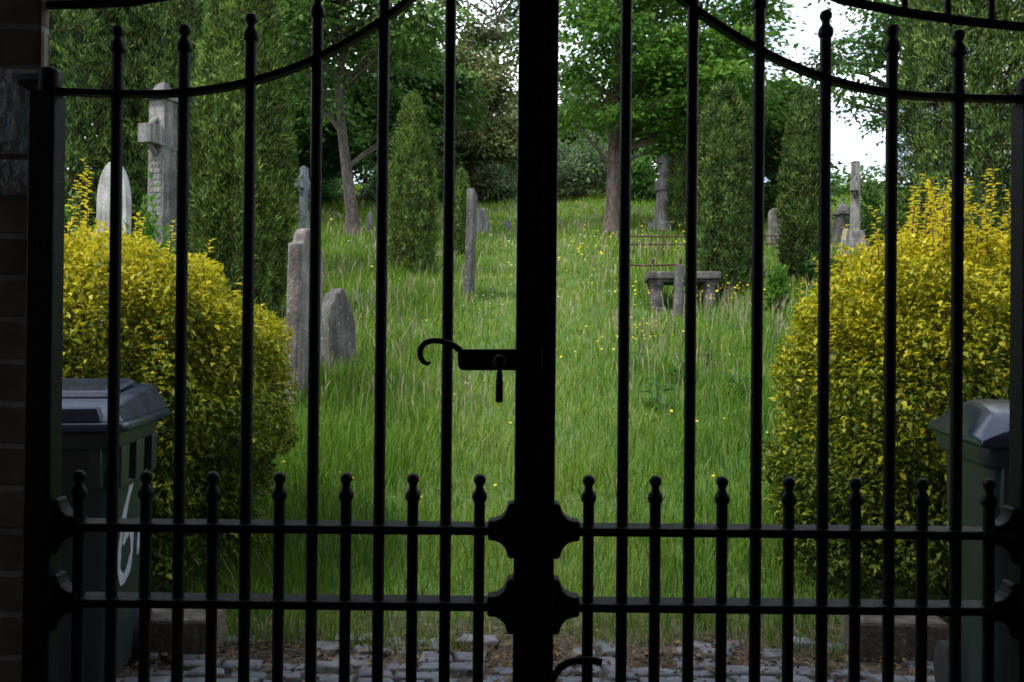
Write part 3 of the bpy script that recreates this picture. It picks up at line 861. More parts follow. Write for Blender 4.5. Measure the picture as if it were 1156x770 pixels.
def shrub(loc, rx, ry, rz, n, lsize, seed, label, mat, name='shrub', group='shrubs among the graves', cat='shrub'):
    r = np.random.RandomState(seed)
    root = empty(name, loc, label, cat, group)
    ncl = max(10, n // 130)
    d = unit(r.normal(size=(ncl, 3))); d[:, 2] = np.abs(d[:, 2])
    cc = d * r.uniform(.25, 1, (ncl, 1)) ** .6 * np.array([rx, ry, rz * 1.0])
    ci = r.randint(0, ncl, n)
    p = cc[ci] + r.normal(size=(n, 3)) * np.array([rx, ry, rz * .7]) * .17
    p[:, 2] = np.abs(p[:, 2]) + .02
    ld = unit(p * np.array([1, 1, .4]) / rx + r.normal(0, .7, (n, 3)) + np.array([0, 0, .2]))
    nr = unit(np.array([0, 0, 1.]) + r.normal(0, .5, (n, 3)))
    ln = r.uniform(.7, 1.4, n) * lsize
    var = np.clip(r.normal(.5, .15, ncl)[ci] + r.normal(0, .13, n), 0, 1)
    leaves('foliage', p, ld, nr, ln, ln * .55, var, mat, root)
    tw = MB()
    for c in cc[:14]:
        tw.tube([(c[0] * .1, c[1] * .1, -.05), (c[0] * .5, c[1] * .5, c[2] * .5), tuple(c)], [.012 + .01 * rx, .012, .004], 5)
    tw.build('stem', M['twig'], root, smooth=60)
    return root

# golden bushes flanking the path
GB = 'golden bushes flanking the path'
spl = [(-.27, -.15, .34, .02), (-.2, .1, .42, -.03), (-.36, 0, .34, .01), (-.12, -.25, .26, .05), (-.02, 0, .16, .02), (-.5, -.1, .36, 0), (-.24, -.35, .30, -.02), (-.31, .2, .40, .03), (-.16, .0, .32, 0), (-.42, -.2, .3, .02), (-.33, -.3, .26, .0), (.12, -.1, .10, .03), (.2, -.2, .08, .02), (.3, -.1, .10, .02), (.5, -.2, .10, .04), (.62, 0, .12, .05)]
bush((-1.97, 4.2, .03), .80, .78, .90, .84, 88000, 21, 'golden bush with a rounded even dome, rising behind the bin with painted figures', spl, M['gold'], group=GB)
rr_ = np.random.RandomState(5)
spr = []
for _ in range(48):
    a_ = rr_.normal(0, .20)
    spr.append((a_, rr_.uniform(-.4, .3), max(.10, .40 - 1.0 * abs(a_)) * rr_.uniform(.55, 1.05), rr_.uniform(-.05, .06)))
spr += [(-.42, -.2, .22, -.03), (-.48, .1, .18, .02)]
spr = spr + [(rr_.uniform(-.8, .4), rr_.uniform(-.5, .3), rr_.uniform(.06, .14), rr_.uniform(-.06, .06)) for _ in range(16)]
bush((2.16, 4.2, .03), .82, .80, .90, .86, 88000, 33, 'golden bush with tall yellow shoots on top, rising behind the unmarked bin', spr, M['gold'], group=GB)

# columnar yews: px, depth, half width px, top py
def yew(px, d, hw, top, n, seed, label, mat, **k):
    g = G(px, d, -.05)
    rx = hw * d / F
    zt = P(px, top, d).z
    return column_yew(g, rx, zt - g.z, n, seed, label, mat, **k)
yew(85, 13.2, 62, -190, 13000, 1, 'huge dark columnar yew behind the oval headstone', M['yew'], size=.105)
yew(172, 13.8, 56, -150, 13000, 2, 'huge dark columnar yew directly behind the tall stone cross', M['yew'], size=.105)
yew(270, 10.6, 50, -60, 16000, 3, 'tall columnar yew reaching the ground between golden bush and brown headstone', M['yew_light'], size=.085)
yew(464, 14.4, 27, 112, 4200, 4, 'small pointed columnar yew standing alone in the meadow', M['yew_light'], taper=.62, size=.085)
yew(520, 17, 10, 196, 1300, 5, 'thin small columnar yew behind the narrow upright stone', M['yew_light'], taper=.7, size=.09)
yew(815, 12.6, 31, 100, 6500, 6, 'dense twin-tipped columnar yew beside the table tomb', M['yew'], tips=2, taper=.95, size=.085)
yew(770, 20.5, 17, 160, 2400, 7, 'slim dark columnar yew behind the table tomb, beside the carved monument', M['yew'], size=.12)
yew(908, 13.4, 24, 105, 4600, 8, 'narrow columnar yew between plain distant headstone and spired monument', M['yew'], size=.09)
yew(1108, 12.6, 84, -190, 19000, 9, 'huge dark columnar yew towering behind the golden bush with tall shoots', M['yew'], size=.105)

# broadleaf trees: base px,d; crown px centre, half sizes px
def tree(px, d, trunk_px, tr_px, crown_px, ncl, nleaf, lsz, seed, label, mat, bark, **k):
    g = G(px, d, -.1)
    path = [Vector((0, 0, 0))]
    for a, b in trunk_px:
        p = P(a, b, d); path.append(p - g)
    cx_, cy_, hw, hh = crown_px
    c = P(cx_, cy_, d) - g
    rx, rz = hw * d / F, hh * d / F
    return broad_tree(g, path, tr_px * d / F / 2, (c.x, c.y, c.z, rx, rx * .95, rz), ncl, nleaf, lsz, seed, label, mat, bark, **k)
tree(400, 20, [(397, 240), (391, 190), (384, 120), (386, 40), (376, -60), (370, -150)], 17, (400, 5, 115, 145), 75, 19000, .15, 11, 'leaning bare-trunked tree with dark crown beyond the two nearest headstones', M['leaf_dark'], M['bark'])
tree(690, 21, [(691, 230), (693, 160), (697, 80), (700, 0), (712, -90), (715, -170)], 17, (758, 35, 118, 150), 85, 32000, .15, 12, 'reddish-trunked tree with fresh green layered boughs above the carved monument', M['leaf_fresh'], M['bark_red'], flat=.3)
tree(535, 31, [(533, 180), (530, 100), (528, 0)], 14, (535, 130, 62, 90), 50, 17000, .2, 13, 'dark bronze tree on the crest just left of the gate stiles', M['leaf_bronze'], M['bark'])
tree(462, 27, [(460, 180), (458, 90), (455, -20)], 14, (462, 100, 60, 90), 46, 13500, .19, 14, 'dense dark tree standing behind the small pointed yew', M['leaf_dark'], M['bark'])
tree(330, 28, [(330, 180), (332, 90), (335, 0)], 14, (325, 135, 62, 92), 55, 20000, .19, 15, 'fresh green tree with low boughs behind the small cross', M['leaf_mid'], M['bark'])
tree(285, 23, [(285, 180), (284, 90), (280, -20), (280, -120)], 16, (278, 10, 80, 120), 50, 13000, .17, 16, 'mid green tree rising over the yews behind the tall cross', M['leaf_mid'], M['bark'])
tree(880, 24, [(876, 220), (872, 180), (870, 130)], 16, (868, 185, 50, 105), 60, 22000, .16, 17, 'dark round tree just behind the twin-tipped yew', M['leaf_dark'], M['bark'])
tree(625, 40, [(625, 180), (627, 130), (628, 90)], 10, (640, 165, 58, 70), 45, 14000, .24, 18, 'grey green tree low on the crest at the top of the meadow', M['leaf_grey'], M['bark'])
tree(1040, 20, [(1038, 200), (1032, 120), (1026, 20), (1020, -80)], 12, (1005, 45, 78, 125), 56, 7600, .13, 19, 'airy open tree whose thin boughs spread across the bright sky', M['leaf_mid'], M['bark'], clr=.14)
tree(565, 36, [(565, 150), (562, 80), (560, 0)], 10, (560, 20, 60, 75), 34, 4200, .2, 20, 'sparse tall tree with sky showing through, above the bronze tree', M['leaf_dark'], M['bark'], clr=.14)
tree(150, 25, [(148, 200), (150, 120), (152, 0)], 16, (135, 110, 125, 135), 80, 26000, .19, 23, 'dense dark tree filling the gaps behind the huge left-hand yews', M['leaf_dark'], M['bark'], shell=.15)
# crest woodland
crest = [(230, 42, 90, 60, 'leaf_dark', 'dark crest tree seen past the tall columnar yews'), (365, 44, 130, 58, 'leaf_mid', 'green crest tree behind the leaning bare trunk'), (430, 46, 130, 55, 'leaf_mid', 'green crest tree between the bare trunk and the small yew'),
         (500, 44, 140, 55, 'leaf_mid', 'crest tree filling the gap behind the narrow upright stone'), (585, 46, 140, 50, 'leaf_bronze', 'bronze crest tree hidden mostly by the gate stiles'), (675, 44, 150, 48, 'leaf_grey', 'grey green crest tree behind the reddish trunk'),
         (730, 42, 130, 55, 'leaf_mid', 'green crest tree behind the carved monument'), (800, 42, 120, 60, 'leaf_dark', 'dark crest tree behind the twin-tipped yew'), (955, 38, 236, 50, 'leaf_dark', 'low dark crest tree under the bright sky gap')]
for i, (px, d, cy_, hh, mk, lab) in enumerate(crest):
    tree(px, d, [(px, (cy_ + 270) / 2), (px + 3, cy_ + 40), (px + 2, cy_ + 10)], 10, (px, cy_ + 20, 48, hh + 12), 45, 11000, .27, 40 + i, lab, M[mk], M['bark'], group='trees along the crest', clr=.2, shell=.15)

# shrubs
def shr(px, d, hw, top, n, ls, seed, label, mk, name='shrub'):
    g = G(px, d, -.03)
    rx = hw * d / F; h = P(px, top, d).z - g.z
    return shrub(g, rx, rx * .9, max(h, .2) * .92, n, ls, seed, label, M[mk], name)
shr(174, 7.2, 38, 221, 4200, .07, 60, 'bright green leafy shrub at the foot of the tall stone cross', 'leaf_fresh')
shr(75, 8.0, 30, 215, 2200, .07, 61, 'leafy green shrub between the hinge post and the oval headstone', 'leaf_mid')
shr(318, 13, 26, 244, 1800, .09, 62, 'small green shrub below the small granite cross', 'leaf_mid')
shr(350, 31, 40, 190, 3500, .16, 63, 'green thicket on the slope behind the small granite cross', 'leaf_mid')
shr(435, 30, 30, 195, 3000, .16, 64, 'grey green thicket between the bare trunk and the small yew', 'leaf_grey')
shr(500, 30, 30, 200, 3000, .16, 65, 'green thicket behind the thin small yew', 'leaf_mid')
shr(560, 30, 34, 190, 3500, .16, 66, 'grey green thicket above the distant pair of headstones', 'leaf_grey')
shr(655, 32, 46, 150, 4500, .18, 67, 'grey green thicket at the top of the open meadow', 'leaf_grey')
shr(725, 30, 30, 180, 3200, .16, 68, 'green thicket behind the carved monument', 'leaf_mid')
shr(860, 27, 30, 225, 2600, .14, 69, 'dark thicket behind the plain distant headstone', 'leaf_dark')
shr(990, 19, 30, 205, 2600, .11, 70, 'dark shrub beside the spired monument under the sky gap', 'leaf_dark')
shr(930, 13, 26, 285, 1600, .09, 71, 'green shrub low beside the small pointed stone', 'leaf_mid')
shr(880, 11.5, 15, 300, 900, .07, 72, 'small weedy green shrub beside the golden bush with shoots', 'leaf_fresh')

# ------------------------------------------------------------------ gravestones and monuments
def arc(x0, x1, z, h, n=10):
    return [(x0 + (x1 - x0) * (1 - math.cos(PI * k / n)) / 2, z + h * math.sin(PI * k / n)) for k in range(n + 1)]

def slab(kind, w_, h_):
    a = w_ / 2
    if kind == 'round': return [(-a, -.25), (a, -.25), (a, h_ - a * .9)][:3] + arc(a, -a, h_ - a * .9, a * .9)[1:]
    if kind == 'shoulder':
        return [(-a, -.25), (a, -.25), (a, h_ - .17)] + [(a * .72, h_ - .15)] + arc(a * .66, -a * .66, h_ - .13, .13) + [(-a * .72, h_ - .15), (-a, h_ - .17)]
    if kind == 'ogee':
        return [(-a, -.25), (a, -.25), (a, h_ * .68), (a * .80, h_ * .74), (a * .70, h_ * .82), (a * .45, h_ * .93), (0, h_), (-a * .45, h_ * .95), (-a * .62, h_ * .86), (-a * .85, h_ * .80), (-a, h_ * .72)]
    if kind == 'oval': return [(-a, -.25), (a, -.25), (a, h_ - a * 2.6)] + [(a * math.cos(PI * k / 14), h_ - a * 2.6 + a * 2.6 * math.sin(PI * k / 14)) for k in range(1, 14)] + [(-a, h_ - a * 2.6)]
    if kind == 'jagged': return [(-a, -.25), (a, -.25), (a, h_ * .60), (a * .86, h_ * .66), (a * .80, h_ * .78), (a * .55, h_ * .84), (a * .30, h_ * .97), (a * .08, h_), (-a * .10, h_ * .93), (-a * .32, h_ * .95), (-a * .50, h_ * .86), (-a * .78, h_ * .80), (-a * .90, h_ * .70), (-a, h_ * .64)]
    if kind == 'point': return [(-a, -.25), (a, -.25), (a, h_ * .62), (a * .8, h_ * .80), (a * .4, h_ * .95), (0, h_), (-a * .4, h_ * .95), (-a * .8, h_ * .80), (-a, h_ * .62)]
    return [(-a, -.25), (a, -.25), (a, h_), (-a, h_)]

def headstone(px, d, top, w_, t_, kind, rz, label, mk, tilt=0, foot=False, px2=None):
    g = G(px, d)
    h_ = P(px, top, d).z - g.z
    o = MB().prism(slab(kind, w_, h_), -t_ / 2, t_ / 2).build('headstone', M[mk], None, bevel=.012, smooth=40)
    o.location = g; o.rotation_euler = (R_(tilt), R_(tilt * .4), rz)
    return tag(o, label, 'headstone', 'headstones in the meadow')

headstone(343, 7.35, 258, .68, .105, 'shoulder', R_(86), 'tall brown slab headstone seen almost edge on, nearest in the meadow', 'brown_stone', 1)
headstone(384, 8.6, 325, .44, .15, 'jagged', R_(64), 'short weathered grey headstone with uneven worn top beside the tall brown slab', 'dark_stone', -3)
headstone(530, 12.1, 216, .46, .10, 'flat', R_(86), 'narrow upright stone seen edge on beside the small pointed yew', 'dark_stone', 1.2)
headstone(128, 9, 183, .35, .10, 'oval', R_(-8), 'pale oval-topped headstone left of the tall stone cross', 'pale_stone')
headstone(543, 20, 236, .36, .11, 'shoulder', R_(20), 'small pale headstone standing far off behind the narrow upright stone', 'grey_stone')
headstone(572, 20.5, 249, .20, .10, 'round', R_(10), 'tiny far headstone close to the gate stiles', 'grey_stone', 3)
headstone(399, 20, 240, .17, .12, 'shoulder', R_(30), 'small broken stone at the foot of the leaning bare trunk', 'brown_stone', -4)
headstone(416, 20.3, 239, .13, .10, 'point', R_(60), 'slim pointed stone just right of the leaning bare trunk', 'grey_stone', 2)
headstone(875, 18.5, 235, .30, .12, 'round', R_(12), 'plain brown headstone between the twin-tipped yew and the narrow yew', 'brown_stone')
headstone(953, 16, 258, .15, .10, 'point', R_(25), 'small pale pointed stone in front of the spired monument', 'pale_stone', 2)
# leaning short stone in front of the table tomb
g = G(765, 11.3); h_ = P(765, 299, 11.3).z - g.z
o = MB().prism(slab('flat', .105, h_), -.05, .05).build('marker_post', M['dark_stone'], None, bevel=.012); o.location = g; o.rotation_euler = (0, R_(2.5), R_(15))
tag(o, 'plain upright marker post standing in front of the table tomb', 'grave marker')

# tall cross monument
d = 10.0; g = G(182, d)
cr_o = empty('stone_cross', g, 'tall grey stone cross with square block arms against dark yews', 'cross', None, R_(72))
hz = lambda py: P(182, py, d).z - g.z
MB().box((0, 0, .2), (.75, .6, .5)).box((0, 0, .62), (.55, .42, .36)).build('plinth', M['grey_stone'], cr_o, bevel=.02)
zt = hz(115)
sh = MB().box((0, 0, (.8 + hz(170)) / 2), (.235, .245, hz(170) - .8), top=(.92, .92)).build('shaft', M['grey_stone'], cr_o, bevel=.008)
hb = MB().box((0, 0, (hz(170) + zt) / 2), (.215, .225, zt - hz(170)))
hb.box((0, 0, zt + .018), (.31, .28, .035))
hb.add([(-.14, -.125, zt + .036), (.14, -.125, zt + .036), (.14, .125, zt + .036), (-.14, .125, zt + .036), (-.05, -.05, hz(96)), (.05, -.05, hz(96)), (.05, .05, hz(96)), (-.05, .05, hz(96)), (0, 0, hz(92))],
       [(0, 1, 5, 4), (1, 2, 6, 5), (2, 3, 7, 6), (3, 0, 4, 7), (4, 5, 8), (5, 6, 8), (6, 7, 8), (7, 4, 8), (3, 2, 1, 0)])
hb.build('head', M['grey_stone'], cr_o, bevel=.006)
am = (hz(146) + hz(167)) / 2
for s in (-1, 1):
    MB().box((s * .205, 0, am), (.20, .19, .225)).build('arm', M['grey_stone'], cr_o, bevel=.01)
rg = MB()
rg.tube([(.235 * math.cos(R_(k * 10 + 5)), 0, am + .235 * math.sin(R_(k * 10 + 5))) for k in range(37)], .032, 8, cap=False)
rg.build('ring', M['grey_stone'], cr_o, smooth=50)
rr2 = np.random.RandomState(9)
RZ = Matrix.Rotation(-PI / 2, 4, 'Z')
lt = MB().box((0, -.112, hz(182) - .30), (.17, .014, .72), RZ)
for k in range(9):
    zz = hz(182) - k * .075
    for j in range(3):
        lt.box((rr2.uniform(-.01, .01) + (j - 1) * .05, -.119, zz), (rr2.uniform(.02, .045), .018, .035), RZ)
lt.build('relief_carving', M['grey_stone'], cr_o, bevel=.004)

def cross_small(px, d, top, label, mk, rz, hw, arm_py, sh_w, name='stone_cross', base=True):
    g = G(px, d)
    r = empty(name, g, label, 'cross', None, rz)
    hz_ = lambda py: P(px, py, d).z - g.z
    zt = hz_(top); za = hz_(arm_py)
    MB().box((0, 0, .1), (sh_w * 3.2, sh_w * 2.6, .5)).box((0, 0, .44), (sh_w * 2.2, sh_w * 1.9, .2)).build('plinth', M[mk], r, bevel=.015)
    s_ = MB().box((0, 0, (.54 + za - .1) / 2), (sh_w * 1.1, sh_w, za - .1 - .54), top=(.86, .9))
    s_.box((0, 0, (za - .1 + zt - .05) / 2), (sh_w * .95, sh_w * .88, zt - .05 - za + .1))
    s_.add([(-sh_w * .55, -sh_w * .5, zt - .05), (sh_w * .55, -sh_w * .5, zt - .05), (sh_w * .55, sh_w * .5, zt - .05), (-sh_w * .55, sh_w * .5, zt - .05), (0, 0, zt)], [(0, 1, 4), (1, 2, 4), (2, 3, 4), (3, 0, 4), (3, 2, 1, 0)])
    s_.build('shaft', M[mk], r, bevel=.006)
    for s in (-1, 1):
        MB().box((s * (hw + sh_w * .475) / 2, 0, za), (hw - sh_w * .475, sh_w * .8, sh_w * 1.1)).build('arm', M[mk], r, bevel=.006)
    q = MB()
    q.tube([(hw * .8 * math.cos(R_(k * 10 + 5)), 0, za + hw * .8 * math.sin(R_(k * 10 + 5))) for k in range(37)], sh_w * .16, 7, cap=False)
    q.build('ring', M[mk], r, smooth=50)
    return r
cross_small(342, 15.5, 187, 'small blue-grey granite cross above the tall brown headstone', 'blue_stone', R_(72), .24, 209, .135)
cross_small(965, 18, 181, 'tall spired cross monument seen edge on, streaked pale, under the sky gap', 'grey_stone', R_(62), .30, 212, .19)

# carved monument right of the reddish trunk
d = 20.6; g = G(749, d); hz = lambda py: P(749, py, d).z - g.z
mo = empty('carved_monument', g, 'carved grey monument with a broken cross head on a tapering shaft', 'monument', None, R_(20))
MB().box((0, 0, .05), (.62, .55, .4)).build('plinth', M['grey_stone'], mo, bevel=.02)
MB().box((0, 0, (.25 + hz(216)) / 2), (.40, .36, hz(216) - .25), top=(.66, .7)).build('shaft', M['grey_stone'], mo, bevel=.012)
MB().box((0, 0, (hz(216) + hz(203)) / 2), (.38, .34, hz(203) - hz(216))).build('collar', M['grey_stone'], mo, bevel=.03)
hd = MB().box((0, 0, (hz(203) + hz(176)) / 2), (.20, .18, hz(176) - hz(203)), top=(1.1, 1)).box((-.13, 0, hz(182)), (.13, .16, .15), top=(.8, .9)).box((.12, 0, hz(183)), (.10, .16, .13), top=(.6, .9))
hd.tube([(-.16, 0, hz(192)), (-.1, -.05, hz(197)), (.1, -.05, hz(196)), (.15, 0, hz(190))], .045, 8)
hd.build('cross_head', M['grey_stone'], mo, bevel=.02)
# pedestal tomb with domed cap
d = 19; g = G(951, d); hz = lambda py: P(951, py, d).z - g.z
pt = empty('pedestal_tomb', g, 'squat pedestal tomb with a rounded cap beside the spired cross monument', 'tomb', None, R_(15))
MB().box((0, 0, hz(262) / 2), (.34, .32, hz(262) + .3)).box((0, 0, (hz(262) + hz(243)) / 2), (.26, .25, hz(243) - hz(262))).build('pedestal', M['dark_stone'], pt, bevel=.015)
c0 = hz(243)
MB().box((0, 0, c0 + .03), (.36, .34, .06)).lathe([(.17, .06), (.17, .10), (.14, .18), (.08, .23), (.035, .26), (.03, .33), (.045, .36), (.02, .42)], (0, 0, c0), 14).build('cap', M['dark_stone'], pt, bevel=.008)

# table tomb
d = 11.8; g = G(772, d)
tt = empty('table_tomb', g, 'low table tomb, thick stone slab on baluster legs beside the twin-tipped yew', 'tomb', None, R_(-6))
zs_ = P(772, 311, d).z - g.z
wtt = 82 * d / F
MB().box((0, .35, zs_), (wtt, .85, .105)).box((0, .35, zs_ - .07), (wtt * .93, .75, .04)).build('slab', M['dark_stone'], tt, bevel=.018)
for s in (-1, 1):
    for yy in (.08, .62):
        MB().box((s * wtt * .36, yy, -.1), (.2, .18, .3)).lathe([(.085, .04), (.092, .10), (.092, .16), (.085, .24), (.078, .30), (.082, .34), (.10, .37), (.10, zs_ - .085)], (s * wtt * .36, yy, 0), 14).build('leg', M['dark_stone'], tt, bevel=.01)
# second low tomb half hidden by the yew
d = 13.2; g = G(868, d); zs_ = P(868, 310, d).z - g.z
t2 = empty('table_tomb', g, 'small stone slab tomb half hidden behind the twin-tipped yew', 'tomb', None, R_(12))
MB().box((0, .2, zs_), (.42, .6, .10)).build('slab', M['dark_stone'], t2, bevel=.015)
for s in (-1, 1):
    MB().box((s * .1, .2, (zs_ - .05) / 2 - .1), (.10, .3, zs_ - .05 + .2)).build('leg', M['dark_stone'], t2, bevel=.01)

# rusty grave railings
def railing(a, b, d, pys, npost, label, post_top):
    g = G((a + b) / 2, d)
    r = empty('grave_railing', g, label, 'railing', 'rusty grave railings')
    for py in pys:
        p0, p1 = P(a, py + .6, d) - g, P(b, py, d) - g
        MB().tube([p0, p0.lerp(p1, .4) + Vector((0, 0, -.015)), p1], .016, 8).build('rail', M['rust'], r, smooth=60)
    for k in range(npost):
        px = a + (b - a) * k / (npost - 1)
        gg = G(px, d); t = P(px, post_top, d)
        x = t.x - g.x
        MB().tube([(x, 0, gg.z - g.z - .2), (x, 0, t.z - g.z)], .018, 8).lathe([(.02, 0), (.03, .02), (.02, .05), (.004, .07)], (x, 0, t.z - g.z), 8).build('post', M['rust'], r, smooth=60)
    return r
railing(704, 884, 16.6, (266, 275), 5, 'long rusty double-rail grave railing running behind the table tomb', 262)
railing(706, 768, 13.5, (298.5,), 3, 'short single-rail rusty railing behind the table tomb slab', 296)

# ------------------------------------------------------------------ grass, flowers, weeds
def in_bush(x, y):
    return (((x + 1.97) / .72) ** 2 + ((y - 4.2) / .68) ** 2 < 1) | (((x - 2.16) / .72) ** 2 + ((y - 4.2) / .68) ** 2 < 1)

def path_amt(x, y):
    """1 on the trodden strip up the middle of the meadow"""
    cxp = .12 + .05 * (y - 4) * .6
    return np.exp(-((x - cxp) / (.30 + .07 * y)) ** 2)

def scatter(n, y0, y1, r, power):
    u = r.rand(n)
    y = (y0 ** power + u * (y1 ** power - y0 ** power)) ** (1 / power)
    x = r.uniform(-1, 1, n) * (.72 * y + .8)
    return x, y

def grass(n, seed, y0, y1, power, name, label):
    r = np.random.RandomState(seed)
    x, y = scatter(n, y0, y1, r, power)
    edge = 3.37 + .09 * np.sin(x * 3.1) + .07 * np.sin(x * 7.7 + 1) + .12 * np.clip(np.abs(x) - .8, 0, 1)
    k = (~in_bush(x, y)) & (y > edge + np.abs(r.normal(0, .06, n)))
    x, y = x[k], y[k]; n = len(x)
    pa = path_amt(x, y)
    cl = .5 + .5 * np.sin(x * 2.3 + np.sin(y * 1.9) * 2) * np.sin(y * 1.7 + np.sin(x * 1.3) * 2)
    hgt = (.09 + .19 * cl ** 1.5 + .09 * r.rand(n)) * (1 - .45 * pa) * np.clip((y - 3.0) / 1.2, .45, 1) * r.uniform(.55, 1.25, n)
    gt = G(772, 11.2); hgt *= 1 - .45 * np.exp(-(((x - gt.x) / .8) ** 2 + ((y - gt.y) / .9) ** 2))
    wd = np.maximum(.0038, .00095 * y) * r.uniform(.7, 1.4, n)
    az = r.uniform(0, 2 * PI, n)
    ld = np.stack([np.cos(az), np.sin(az)], 1) * (hgt * r.uniform(.08, .75, n))[:, None]
    fa = az + PI / 2 + r.normal(0, .6, n)
    s = np.stack([np.cos(fa), np.sin(fa), np.zeros(n)], 1) * wd[:, None] * .5
    b = np.stack([x, y, gh(x, y) - .01], 1)
    m = b + np.stack([ld[:, 0] * .30, ld[:, 1] * .30, hgt * .58], 1)
    t = b + np.stack([ld[:, 0], ld[:, 1], hgt], 1)
    V = np.stack([b - s, b + s, m + s * .8, m - s * .8, t], 1).reshape(-1, 3)
    i = (np.arange(n) * 5)[:, None]
    var = np.clip(.37 + .24 * pa + np.clip((y - 5) * .012, 0, .1) + r.normal(0, .17, n) + .08 * (cl - .5) + (r.rand(n) < .035) * .5, 0, 1)
    o = np_mesh(name, V, [i + np.array([[0, 1, 2, 3]]), i + np.array([[3, 2, 4]])], M['grass'], None, {'var': np.repeat(var, 5)})
    tag(o, label, 'grass', None, 'stuff')
    return o
grass(330000, 101, 3.32, 48, .35, 'meadow_grass', 'long green meadow grass covering the slope between the graves')

# feathery seed heads
r = np.random.RandomState(202)
n = 15000
x, y = scatter(n, 6.6, 28, r, .5)
den = .5 + .5 * np.sin(x * 1.9 + 2.2) * np.sin(y * 1.1 + x * .5)
k = (~in_bush(x, y)) & (r.rand(n) < (.15 + .85 * den ** 2) * (1 - .85 * path_amt(x, y)))
x, y = x[k], y[k]; n = len(x)
h_ = r.uniform(.20, .40, n)
b = np.stack([x, y, gh(x, y)], 1)
ln_ = r.normal(0, .12, (n, 2)) * h_[:, None]
t = b + np.stack([ln_[:, 0], ln_[:, 1], h_], 1)
m_ = b + np.stack([ln_[:, 0] * .35, ln_[:, 1] * .35, h_ * .62], 1)
sx = np.stack([np.full(n, 1.), np.zeros(n), np.zeros(n)], 1)
ws = np.maximum(.0012, .0003 * y)[:, None]; wh = np.maximum(.0028, .0005 * y)[:, None] * r.uniform(.7, 1.4, (n, 1))
hm = m_ * .45 + t * .55
V = np.stack([b - sx * ws, b + sx * ws, m_ + sx * ws, m_ - sx * ws, hm + sx * wh, hm - sx * wh, t], 1).reshape(-1, 3)
i = (np.arange(n) * 7)[:, None]
o = np_mesh('grass_seed_heads', V, [i + np.array([[0, 1, 2, 3]]), i + np.array([[3, 2, 4, 5]]), i + np.array([[5, 4, 6]])], M['seed'], None, {'var': np.repeat(r.rand(n), 7)})
tag(o, 'pale feathery grass seed heads standing above the meadow', 'grass', None, 'stuff')

def flowers(n, seed, mat, size, name, label, clusters, frac):
    r = np.random.RandomState(seed)
    x, y = scatter(n, 4.5, 30, r, .55)
    nc = int(n * frac)
    for i in range(nc):
        px, d_, sp_ = clusters[i % len(clusters)]
        g_ = G(px, d_); x[i] = g_.x + r.normal(0, sp_); y[i] = d_ + r.normal(0, sp_ * 1.2)
    k = ~in_bush(x, y)
    x, y = x[k], y[k]; n = len(x)
    z = gh(x, y) + r.uniform(.16, .40, n) * (1 - .4 * path_amt(x, y))
    s = size * r.uniform(.6, 1.3, n) * np.maximum(1, y / 9)
    az = r.uniform(0, 6.28, n)
    nrm = unit(np.stack([r.normal(0, .4, n), -.5 + r.normal(0, .3, n), np.full(n, 1.)], 1))
    a = unit(np.cross(nrm, np.stack([np.cos(az), np.sin(az), np.zeros(n)], 1))); c = np.cross(nrm, a)
    ctr = np.stack([x, y, z], 1)
    vs = [ctr - nrm * s[:, None] * .25]
    for q in range(6):
        vs.append(ctr + (a * math.cos(q * PI / 3) + c * math.sin(q * PI / 3)) * s[:, None] * (.5))
    V = np.stack(vs, 1).reshape(-1, 3)
    i = (np.arange(n) * 7)[:, None]
    Fq = np.concatenate([i + np.array([[0, 1 + q, 1 + (q + 1) % 6]]) for q in range(6)])
    o = np_mesh(name, V, Fq, mat, None, {'var': np.repeat(r.rand(n), 7)})
    tag(o, label, 'flowers', None, 'stuff')
flowers(520, 301, M['yellow_petal'], .022, 'buttercup_flowers', 'small yellow buttercups dotted through the meadow grass', [(806, 11.8, .22), (715, 9.0, .25), (870, 11.8, .3), (740, 12.2, .5), (700, 17, .9), (640, 15, .8), (660, 20, 1.5)], .55)
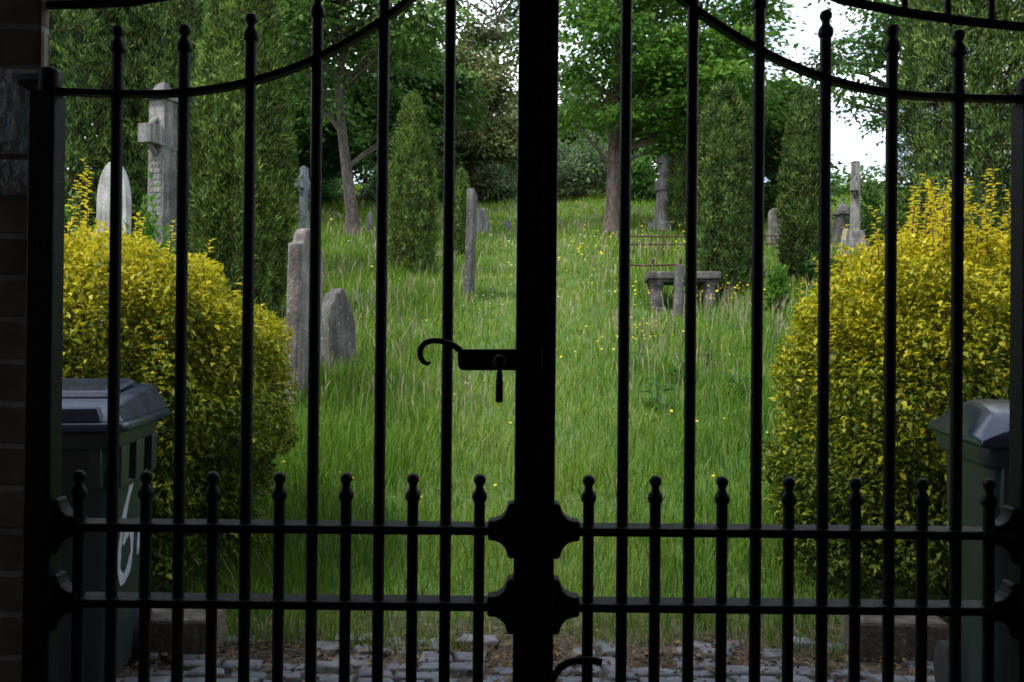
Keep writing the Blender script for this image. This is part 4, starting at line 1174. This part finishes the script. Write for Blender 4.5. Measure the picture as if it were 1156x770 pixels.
flowers(170, 302, M['white_petal'], .017, 'daisy_flowers', 'tiny white flowers scattered through the meadow grass', [(560, 11, .5), (640, 12, .8), (560, 18, 1.2)], .35)

def weed(px, d, seed, label, n=15, L0=.17):
    r = np.random.RandomState(seed)
    g = G(px, d)
    root = empty('dock_plant', g, label, 'weed', 'broad-leaved weeds in the grass')
    p, dd, nn, ll = [], [], [], []
    for k in range(n):
        a = r.uniform(0, 6.28); e = r.uniform(.25, 1.1)
        p.append((.02 * math.cos(a), .02 * math.sin(a), r.uniform(.02, .22))); dd.append((math.cos(a), math.sin(a), e)); nn.append((-math.cos(a) * e, -math.sin(a) * e, 1)); ll.append(r.uniform(.6, 1.2) * L0)
    p, dd, nn, ll = map(np.array, (p, dd, nn, ll))
    leaves('leaf_rosette', p, dd, nn, ll, ll * .36, r.uniform(.2, .7, n), M['leaf_mid'], root, fold=.15, curl=.35)
    MB().tube([(0, 0, -.03), (.01, 0, .15), (.0, .01, .36)], [.008, .006, .003], 6).build('stem', M['leaf_mid'], root)
    return root
weed(722, 8.4, 1, 'broad-leaved dock plant on its own at the edge of the open path')
weed(768, 8.0, 2, 'broad-leaved dock plant in the grass below the marker post')
weed(800, 8.8, 3, 'broad-leaved dock plant in long grass below the twin-tipped yew')
weed(835, 7.4, 4, 'broad-leaved dock plant close to the golden bush with shoots')
weed(742, 7.2, 5, 'broad-leaved dock plant lowest in the open grass')

# leaf litter at the foot of the grass
r = np.random.RandomState(404)
n = 2600
x = r.uniform(-2.4, 2.4, n); y = 3.31 + r.normal(0, .13, n) - .12 * np.clip(np.abs(x) - .9, 0, 1)
z = gh(x, y) + r.uniform(.004, .03, n)
o = leaves('leaf_litter', np.stack([x, y, z], 1), r.normal(size=(n, 3)) * np.array([1, 1, .2]), np.array([[0, 0, 1.]]) + r.normal(0, .35, (n, 3)), r.uniform(.015, .045, n), r.uniform(.008, .022, n), r.rand(n), M['litter'])
tag(o, 'dry brown leaf litter along the edge of the cobbles', 'leaf litter', None, 'stuff')
